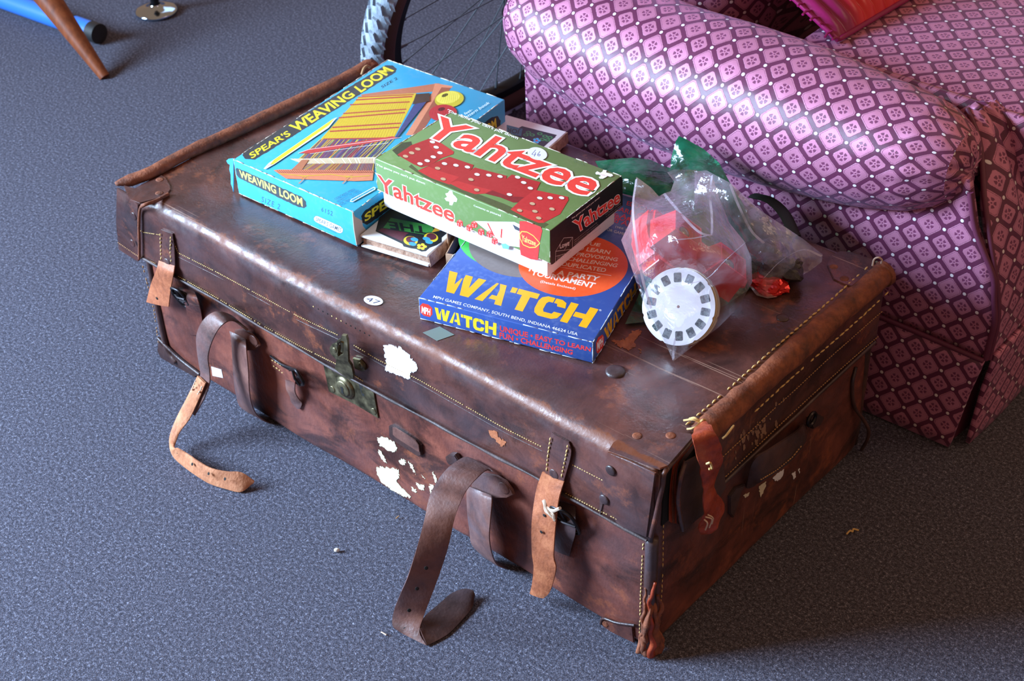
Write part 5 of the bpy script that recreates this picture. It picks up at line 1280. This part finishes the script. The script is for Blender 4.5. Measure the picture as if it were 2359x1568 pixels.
b_ = plain('blue_enamel', srgb(52, 118, 210), .35)
tube('tube_bar', [q1, q0], .020, b_, blue, 24); tube('end_cap', [q0-d*.002, q0+d*.022], .0208, plain('black_rubber', srgb(24, 24, 26), .6), blue, 24)
e = q0-d*.062; tube('cap_clip', [e-d*.006+Vector((0, 0, 0)), e+d*.012], .0206, plain('black_rubber_clip', srgb(24, 24, 26), .6), blue, 24)
M_CHROME = plain('chrome', srgb(176, 200, 222), .10, Metallic=1.0)
gl = thing('chair_glide', 'chrome disc foot of a chair near the top edge, left of the wheel', 'chair foot', tuple(P(361, 28, z=0)))
g0 = P(361, 30, z=0.0)
V = []; F = []; prof = [(.041, 0), (.044, .003), (.044, .006), (.040, .009), (.030, .011), (.014, .014), (.011, .02)]
for (r, z) in prof:
    for k in range(40): V.append(g0+Vector((math.cos(2*math.pi*k/40)*r, math.sin(2*math.pi*k/40)*r, z+.001)))
for i in range(len(prof)-1):
    for k in range(40): F.append((i*40+k, i*40+(k+1) % 40, (i+1)*40+(k+1) % 40, (i+1)*40+k))
F.append(tuple(reversed(range(40)))); mesh_obj('glide_disc', V, F, M_CHROME, gl)
tube('glide_stem', [g0+Vector((0, 0, .018)), g0+Vector((0, .004, .12))], .009, M_RIM, gl, 14)

# lint and thread scraps on the carpet
tag(tube('thread_scrap', catmull([P(1950, 1230, z=.003), P(1958, 1222, z=.005), P(1964, 1224, z=.004), P(1966, 1218, z=.005), P(1978, 1221, z=.003)], 5), .0012, M_THREAD, None, 6), 'loose yellow thread on the carpet right of the suitcase', 'thread')
tag(disc('paper_crumb', P(776, 1268, z=.002), (0, 0, 1), .0038, .004, M_PAPER, None, 7, ry=.0022), 'tiny white crumb on the carpet in front of the suitcase', 'crumb')
tag(tube('thread_scrap', [P(878, 1455, z=.002), P(890, 1462, z=.003)], .0009, M_TWINE, None, 5), 'short white lint on the carpet left of the right strap', 'lint')
tag(tube('thread_scrap', [P(912, 1194, z=.002), P(919, 1188, z=.003)], .0008, M_THREADD, None, 5), 'tiny brown fibre on the carpet between the two long straps', 'lint')

# ------------------------------------------------------------------ stereo viewer and picture reels
M_RED = plain('red_plastic', srgb(214, 34, 36), .28, **{'Subsurface Weight': .0}); M_REDD = plain('ribbed_red_plastic', srgb(190, 40, 40), .5)
M_LENS = plain('glass_lens', srgb(150, 150, 140), .06, Metallic=.5)
view = thing('stereo_viewer', 'red plastic stereo picture viewer with two square eyepieces, inside the clear bag', 'toy', (.73, .33, .31))
vn = Vector((.6, .3, .74)).normalized(); vx = CM @ Vector((.80, -.48, -.40)); vx = (vx-vn*vx.dot(vn)).normalized(); vy = vn.cross(vx).normalized()
ER = P(1690, 600, z=.366); EL = ER-vx*.072
VO = (ER+EL)/2-vn*.036+vy*.012     # middle of the body's eyepiece side
def vloc(a, b__, c): return VO+vx*a+vy*b__+vn*c
def vbox(name, pts0, pts1, mat, par, bev=.002): return hexa(name, pts1, pts0, mat, par, bev)
sec = [(-.062, -.040), (.062, -.040), (.066, .0), (.050, .040), (-.050, .040), (-.066, 0)]
V = [vloc(x, -y, -.036) for x, y in sec]+[vloc(x, -y, .002) for x, y in sec]
bm = bmesh.new(); vs = [bm.verts.new(v) for v in V]
bm.faces.new(vs[6:]); bm.faces.new(list(reversed(vs[:6])))
for i in range(6): bm.faces.new((vs[i], vs[(i+1) % 6], vs[6+(i+1) % 6], vs[6+i]))
bmesh.ops.recalc_face_normals(bm, faces=bm.faces); bmesh.ops.bevel(bm, geom=list(bm.edges), offset=.006, segments=3, affect='EDGES')
bo = autosmooth(bm_obj('body', bm, M_RED, view), 40); print('VIEWMIN', min(v.co.z for v in bo.data.vertices))
for s_, px in ((-1, (1583, 532)), (1, (1692, 604))):
    # hood: tapering square tube from the body to the eye opening
    cen_ = EL if s_ < 0 else ER
    base_c = cen_ - vn*.036
    def q(c, hw, hh): return [c+vx*(-hw)+vy*(-hh), c+vx*hw+vy*(-hh), c+vx*hw+vy*hh, c+vx*(-hw)+vy*hh]
    O0, O1, I1, I0 = q(base_c, .027, .024), q(cen_, .0205, .0165), q(cen_, .0183, .0143), q(cen_-vn*.008, .0155, .012)
    V = O0+O1+I1+I0; F = []
    for k in range(3):
        for i in range(4): F.append((k*4+i, k*4+(i+1) % 4, (k+1)*4+(i+1) % 4, (k+1)*4+i))
    F.append((12, 13, 14, 15)); F.append((3, 2, 1, 0))
    hood = mesh_obj('eyepiece', V, F, M_RED, view, smooth=False)
    disc('lens', cen_-vn*.0078, vn, .0075, .003, M_LENS, hood, 22, .8)
    for k in range(10):
        if abs(k-4.5) < 2.6: continue
        c_ = cen_-vn*.0076+vx*((k-4.5)*.0032); tube('rib', [c_-vy*.0115, c_+vy*.0115], .0005, M_REDD, hood, 5)
nose = vloc(0, 0, .0); 
slab('lever', [P(x, y, z=.325) for x, y in ((1700, 640), (1718, 650), (1712, 664), (1694, 660))], vn, .004, M_RED, view, .001)
pv = Print(vloc(0, -.040, .0), vx, vn, (1420, 380, 6.53)); pv.text('nas', [(1228, 1205), (1400, 1272), (1240, 1160), (1415, 1228)], (214, 150, 120), .0); pv.build('moulded_letters', view)

cam_dir = (CC-P(1568, 705, z=.335)).normalized(); right = (CM @ Vector((1, 0, 0)))
rn = (cam_dir - right*.42 + Vector((0, 0, .05))).normalized()
M_REEL = plain('white_reel_card', srgb(196, 190, 192), .5); M_REELE = plain('cream_reel_card', srgb(206, 190, 160), .6)
b = NB('dark_film_window'); o = b.coord(); M_FILM = b.fin(b.ramp(b.noise(o, 300, 3), [(.4, srgb(44, 52, 58)), (.6, srgb(92, 100, 100))]), .18)
ra = (Vector((0, 0, 1))-rn*rn.z).normalized(); rb = ra.cross(rn)
RC0 = P(1566, 706, z=.3450)
def reel(k, full):
    c = RC0 - rn*(.0022*k) + rb*(.0007*((k*37) % 5-2)) + ra*(.0005*((k*17) % 3-1))
    t = thing('picture_reel', 'x', 'picture reel', tuple(c), 'picture reels stacked in the clear bag')
    R_ = .0445; pts = []; 
    for i in range(96):
        a = 2*math.pi*i/96; r = R_ - (.0012 if i % 14 == 0 else 0); pts.append(c+ra*math.sin(a)*r+rb*math.cos(a)*r)
    slab('disc', pts, rn, .0010, M_REEL if k != 1 else M_REELE, t)
    if full:
        for i in range(14):
            a = 2*math.pi*i/14+.12; rc = c+(ra*math.sin(a)+rb*math.cos(a))*.0335+rn*.00105
            tr = (ra*math.sin(a)+rb*math.cos(a)); tt = (ra*math.cos(a)-rb*math.sin(a)); L = []
            for (p_, q_) in ((-1, -1), (1, -1), (1, 1), (-1, 1)):
                for an in range(3):
                    th = math.atan2(q_, p_)-math.pi/4+an*math.pi/4; L.append(rc+tr*(p_*.0042+.0013*math.cos(th))+tt*(q_*.0032+.0013*math.sin(th)))
            slab('film_window', L, rn, .0002, M_FILM, t)
        disc('centre_hole', c+rn*.00105, rn, .0017, .0002, plain('brown_hole', srgb(120, 90, 84), .8), t, 14)
    return t
r0 = reel(0, True); r0['label'] = 'topmost white picture reel of the stack, ring of fourteen dark film windows'; 
if 'group' in r0: pass
for k, lb_ in ((1, 'cream picture reel second in the stack, just beneath the top reel'), (2, 'white picture reel in the middle of the stack'), (3, 'white picture reel fourth in the stack, seen as a thin edge'), (4, 'white picture reel at the bottom of the stack')):
    reel(k, False)['label'] = lb_

# ------------------------------------------------------------------ plastic bags
def film(name, tint, tr, haze, rough=.10, hazecol=(230, 228, 240), bumps=.6, gl=.10, cap=.22):
    b = NB(name); t = b.t; o = b.coord()
    h = b.math('ADD', b.math('MULTIPLY', b.voronoi(o, 20, 'DISTANCE_TO_EDGE'), 1.2), b.math('ADD', b.math('MULTIPLY', b.noise(o, 14, 3, .5, 1.2), 1.8), b.math('MULTIPLY', b.noise(b.mapping(o, (1, 2.2, .6)), 90, 3), .35)))
    nrm = b.bump(h, bumps*.75, .008)
    tp = b.n('ShaderNodeBsdfTransparent'); tp.inputs[0].default_value = tint
    g = b.n('ShaderNodeBsdfGlossy'); g.inputs['Roughness'].default_value = rough; t.links.new(nrm, g.inputs['Normal'])
    df = b.n('ShaderNodeBsdfDiffuse'); df.inputs[0].default_value = srgb(*hazecol); tl_ = b.n('ShaderNodeBsdfTranslucent'); tl_.inputs[0].default_value = srgb(*hazecol)
    hz = b.n('ShaderNodeMixShader'); hz.inputs[0].default_value = .5; t.links.new(df.outputs[0], hz.inputs[1]); t.links.new(tl_.outputs[0], hz.inputs[2])
    m1 = b.n('ShaderNodeMixShader'); b.put(m1.inputs[0], b.rng(b.noise(o, 16, 4, .6), .35, .7, haze*.1, haze*1.7)); t.links.new(tp.outputs[0], m1.inputs[1]); t.links.new(hz.outputs[0], m1.inputs[2])
    lw = b.n('ShaderNodeFresnel'); lw.inputs['IOR'].default_value = 1.45; t.links.new(nrm, lw.inputs['Normal'])
    m2 = b.n('ShaderNodeMixShader'); b.put(m2.inputs[0], b.math('MINIMUM', b.math('ADD', b.math('MULTIPLY', lw.outputs[0], .5), gl*.4), cap)); t.links.new(m1.outputs[0], m2.inputs[1]); t.links.new(g.outputs[0], m2.inputs[2])
    t.links.new(m2.outputs[0], b.out.inputs[0]); t.nodes.remove(b.bsdf); return b.m
M_CLEAR = film('clear_polythene', (.97, .96, .98, 1), 1, .17)
M_GRN = film('green_polythene', (.16, .55, .40, 1), 1, .62, .16, (40, 160, 118), .5, .02, .09)

def sheet(name, outline, inner_, mat, parent, crumple=.004, step=9, seed=0, back=False):
    """film sheet through control points (px, py, z): thin-plate surface, facetted by creases"""
    C = np.array([(x, y) for x, y, z in outline+inner_], float)/100; Z = np.array([z for x, y, z in outline+inner_])
    n = len(C)
    def phi_(d): d = np.maximum(d, 1e-9); return d*d*np.log(d)
    A = np.zeros((n+3, n+3)); D = np.linalg.norm(C[:, None]-C[None], axis=2); A[:n, :n] = phi_(D)+np.eye(n)*.02; A[:n, n] = 1; A[:n, n+1:] = C; A[n, :n] = 1; A[n+1:, :n] = C.T
    w_ = np.linalg.solve(A, np.concatenate([Z, [0, 0, 0]]))
    def zf(x, y):
        d = np.linalg.norm(C-np.array((x, y))/100, axis=1); return float(phi_(d)@w_[:n]+w_[n]+w_[n+1]*x/100+w_[n+2]*y/100)
    pts = []
    for (a, b__) in zip(outline, outline[1:]+outline[:1]):
        L = math.hypot(b__[0]-a[0], b__[1]-a[1]); k = max(1, int(L/step))
        for i in range(k): t = i/k; pts.append((a[0]+(b__[0]-a[0])*t, a[1]+(b__[1]-a[1])*t, a[2]+(b__[2]-a[2])*t))
    nb = len(pts); P2 = [Vector((p[0], p[1])) for p in pts]; Zs = [p[2] for p in pts]
    xs = [p[0] for p in pts]; ys = [p[1] for p in pts]
    def inside(x, y):
        c = False; j = nb-1
        for i in range(nb):
            if (ys[i] > y) != (ys[j] > y) and x < (xs[j]-xs[i])*(y-ys[i])/(ys[j]-ys[i])+xs[i]: c = not c
            j = i
        return c
    rnd = random.Random(seed); y = min(ys)
    while y < max(ys):
        x = min(xs)
        while x < max(xs):
            X, Y = x+rnd.uniform(-1, 1)*step*.3, y+rnd.uniform(-1, 1)*step*.3
            if inside(X, Y) and min((X-a)**2+(Y-c)**2 for a, c in zip(xs, ys)) > (step*.5)**2: P2.append(Vector((X, Y))); Zs.append(None)
            x += step
        y += step
    vo, eo, fo, ov, oe_, of_ = geometry.delaunay_2d_cdt(P2, [(i, (i+1) % nb) for i in range(nb)], [], 1, 1e-4)
    V = []
    for i, v in enumerate(vo):
        src = ov[i][0] if ov[i] else None
        z = Zs[src] if (src is not None and src < nb) else zf(v.x, v.y)
        edge = 0 if (src is not None and src < nb) else 1
        p = P(v.x, v.y, z=z); q_ = p*9+Vector((seed, 0, 0))
        cr = abs(noise.noise(q_*2.2))*1.6 + abs(noise.noise(q_*5))*.7 - .6
        p = p + (CC-p).normalized()*(cr*crumple*edge)
        if p.z < SZ+.0015: p = P(v.x, v.y, z=SZ+.0015)
        V.append(p)
    return mesh_obj(name, V, [tuple(f) for f in fo], mat, parent)

# green bag
GO = [(1371, 371, .330), (1421, 366, .345), (1457, 363, .350), (1500, 368, .352), (1528, 382, .350), (1545, 387, .352), (1546, 364, .362), (1557, 325, .382), (1564, 313, .388), (1582, 321, .384), (1621, 343, .376), (1657, 375, .368), (1675, 409, .36), (1712, 470, .335), (1740, 540, .315), (1752, 600, .303), (1735, 660, .301), (1660, 710, .301), (1560, 735, .301), (1500, 740, .301), (1440, 746, .301), (1455, 715, .305), (1480, 660, .322), (1520, 600, .336), (1552, 545, .340), (1560, 490, .342), (1500, 462, .340), (1435, 446, .336), (1400, 425, .335)]
GI = [(1450, 400, .356), (1510, 415, .358), (1590, 400, .372), (1600, 460, .366), (1650, 480, .350), (1640, 560, .336), (1680, 620, .318), (1580, 640, .325), (1540, 690, .312)]
gb = thing('green_plastic_bag', 'crumpled translucent green plastic bag behind the clear bags and the blue box', 'plastic bag', (.66, .36, SZ))
sheet('bag_front', GO, GI, M_GRN, gb, .007, 9, 3)
GOb = [(x, y, z) for x, y, z in GO]; sheet('bag_back', GOb, [(x, y, .303) for x, y, z in GI[4:]], M_GRN, gb, .002, 14, 4)
# clear bag with the viewer
BO = [(1466, 407, .425), (1500, 432, .412), (1518, 452, .405), (1530, 445, .405), (1545, 440, .408), (1553, 418, .415), (1537, 397, .425), (1553, 390, .428), (1600, 391, .43), (1640, 402, .43), (1655, 450, .424), (1680, 513, .412), (1715, 556, .398), (1731, 594, .385), (1733, 650, .350), (1708, 694, .315), (1699, 710, .306), (1654, 755, .3015), (1600, 795, .3015), (1551, 832, .3015), (1536, 797, .308), (1488, 712, .335), (1472, 667, .352), (1454, 614, .378), (1431, 553, .395), (1452, 510, .408), (1457, 457, .418)]
BI = [(1570, 700, .376), (1520, 715, .366), (1620, 720, .366), (1570, 640, .382), (1560, 530, .448), (1620, 560, .436), (1690, 600, .412), (1600, 600, .424), (1510, 560, .430), (1490, 590, .412), (1500, 520, .440), (1560, 775, .348), (1600, 440, .436), (1500, 480, .418), (1660, 680, .345)]
cb = thing('clear_plastic_bag', 'clear plastic bag holding the red viewer and white reels, pointed end towards the front', 'plastic bag', (.75, .27, SZ))
sheet('bag_front', BO, BI, M_CLEAR, cb, .006, 8, 11)
sheet('bag_back', BO, [(1570, 700, .304), (1620, 640, .306), (1560, 560, .325), (1640, 560, .33), (1600, 460, .40), (1520, 640, .318)], M_CLEAR, cb, .003, 13, 12)
# creased folds of film (loose edges catch the light)
M_FOLD = film('folded_polythene', (.97, .96, .98, 1), 1, .32, .12, (236, 232, 244), .3, .16)
def fold(pts, wd, par, z_up=.004):
    pr__ = []
    for (x, y, z) in pts:
        a = P(x, y, z=z); s__ = (CM @ Vector((.8, .5, 0))).normalized()*wd/2; pr__.append((a-s__, a+s__))
    return ribbon('fold', pr__, .0004, M_FOLD, par, 6, 4)
fold([(1466, 412, .427), (1458, 480, .425), (1466, 560, .42), (1480, 640, .392), (1500, 710, .362)], .003, cb)
fold([(1640, 404, .438), (1636, 450, .436), (1640, 500, .430), (1640, 538, .424)], .003, cb)
fold([(1640, 540, .424), (1600, 548, .426), (1560, 552, .426), (1538, 556, .424)], .003, cb)
fold([(1530, 446, .41), (1575, 500, .425), (1612, 535, .426), (1640, 542, .424)], .003, cb)
fold([(1715, 560, .402), (1670, 600, .418), (1630, 640, .400), (1580, 655, .394)], .003, cb)
fold([(1551, 828, .303), (1552, 800, .310), (1556, 778, .324)], .003, cb)
# second clear bag, to the right
CO = [(1600, 395, .418), (1627, 392, .422), (1682, 421, .416), (1754, 486, .384), (1850, 550, .345), (1895, 586, .325), (1893, 603, .316), (1864, 625, .306), (1811, 653, .302), (1789, 684, .3015), (1768, 687, .3015), (1743, 680, .3015), (1712, 640, .305), (1660, 570, .32), (1600, 480, .36)]
cb2 = thing('clear_plastic_bag', 'empty-looking clear plastic bag with red glints, rightmost of the bags by the armchair', 'plastic bag', (.82, .4, SZ))
sheet('bag_front', CO, [(1720, 520, .375), (1770, 590, .350), (1800, 620, .332), (1690, 460, .404), (1760, 540, .366)], M_CLEAR, cb2, .009, 8, 21)
sheet('bag_back', CO, [(1720, 520, .318), (1770, 590, .304), (1800, 620, .303), (1690, 460, .38)], M_CLEAR, cb2, .003, 12, 22)
fold([(1893, 590, .328), (1850, 575, .338), (1800, 600, .340), (1760, 640, .330)], .003, cb2); fold([(1682, 424, .42), (1700, 470, .404), (1730, 530, .384), (1760, 560, .372)], .003, cb2)
M_RFOIL = plain('red_foil', srgb(190, 24, 24), .2, Metallic=.4); M_DKP = leather('dark_wrapper', srgb(20, 20, 26), srgb(44, 40, 46), srgb(70, 60, 62), .3, 40, 1.5)
def crumpled(name, cpx, z, rx, ry, rz, mat, seed):
    c = P(*cpx, z=z); bm = bmesh.new(); bmesh.ops.create_icosphere(bm, subdivisions=4, radius=1)
    for v in bm.verts:
        n_ = v.co.copy(); k = 1+.35*noise.noise(n_*1.6+Vector((seed, 0, 0)))+.18*abs(noise.noise(n_*4+Vector((seed, 3, 0))))
        v.co = c+Vector((n_.x*rx*k, n_.y*ry*k, n_.z*rz*k)); v.co.z = max(v.co.z, SZ+.001)
    return bm_obj(name, bm, mat, None, smooth=False)
tag(crumpled('crumpled_wrapper', (1775, 600), .315, .040, .032, .018, M_DKP, 2), 'crumpled dark wrapper inside the rightmost clear bag', 'wrapper')
tag(crumpled('crumpled_foil', (1768, 652), .305, .024, .018, .010, M_RFOIL, 5), 'small crumpled red foil inside the rightmost clear bag', 'foil')
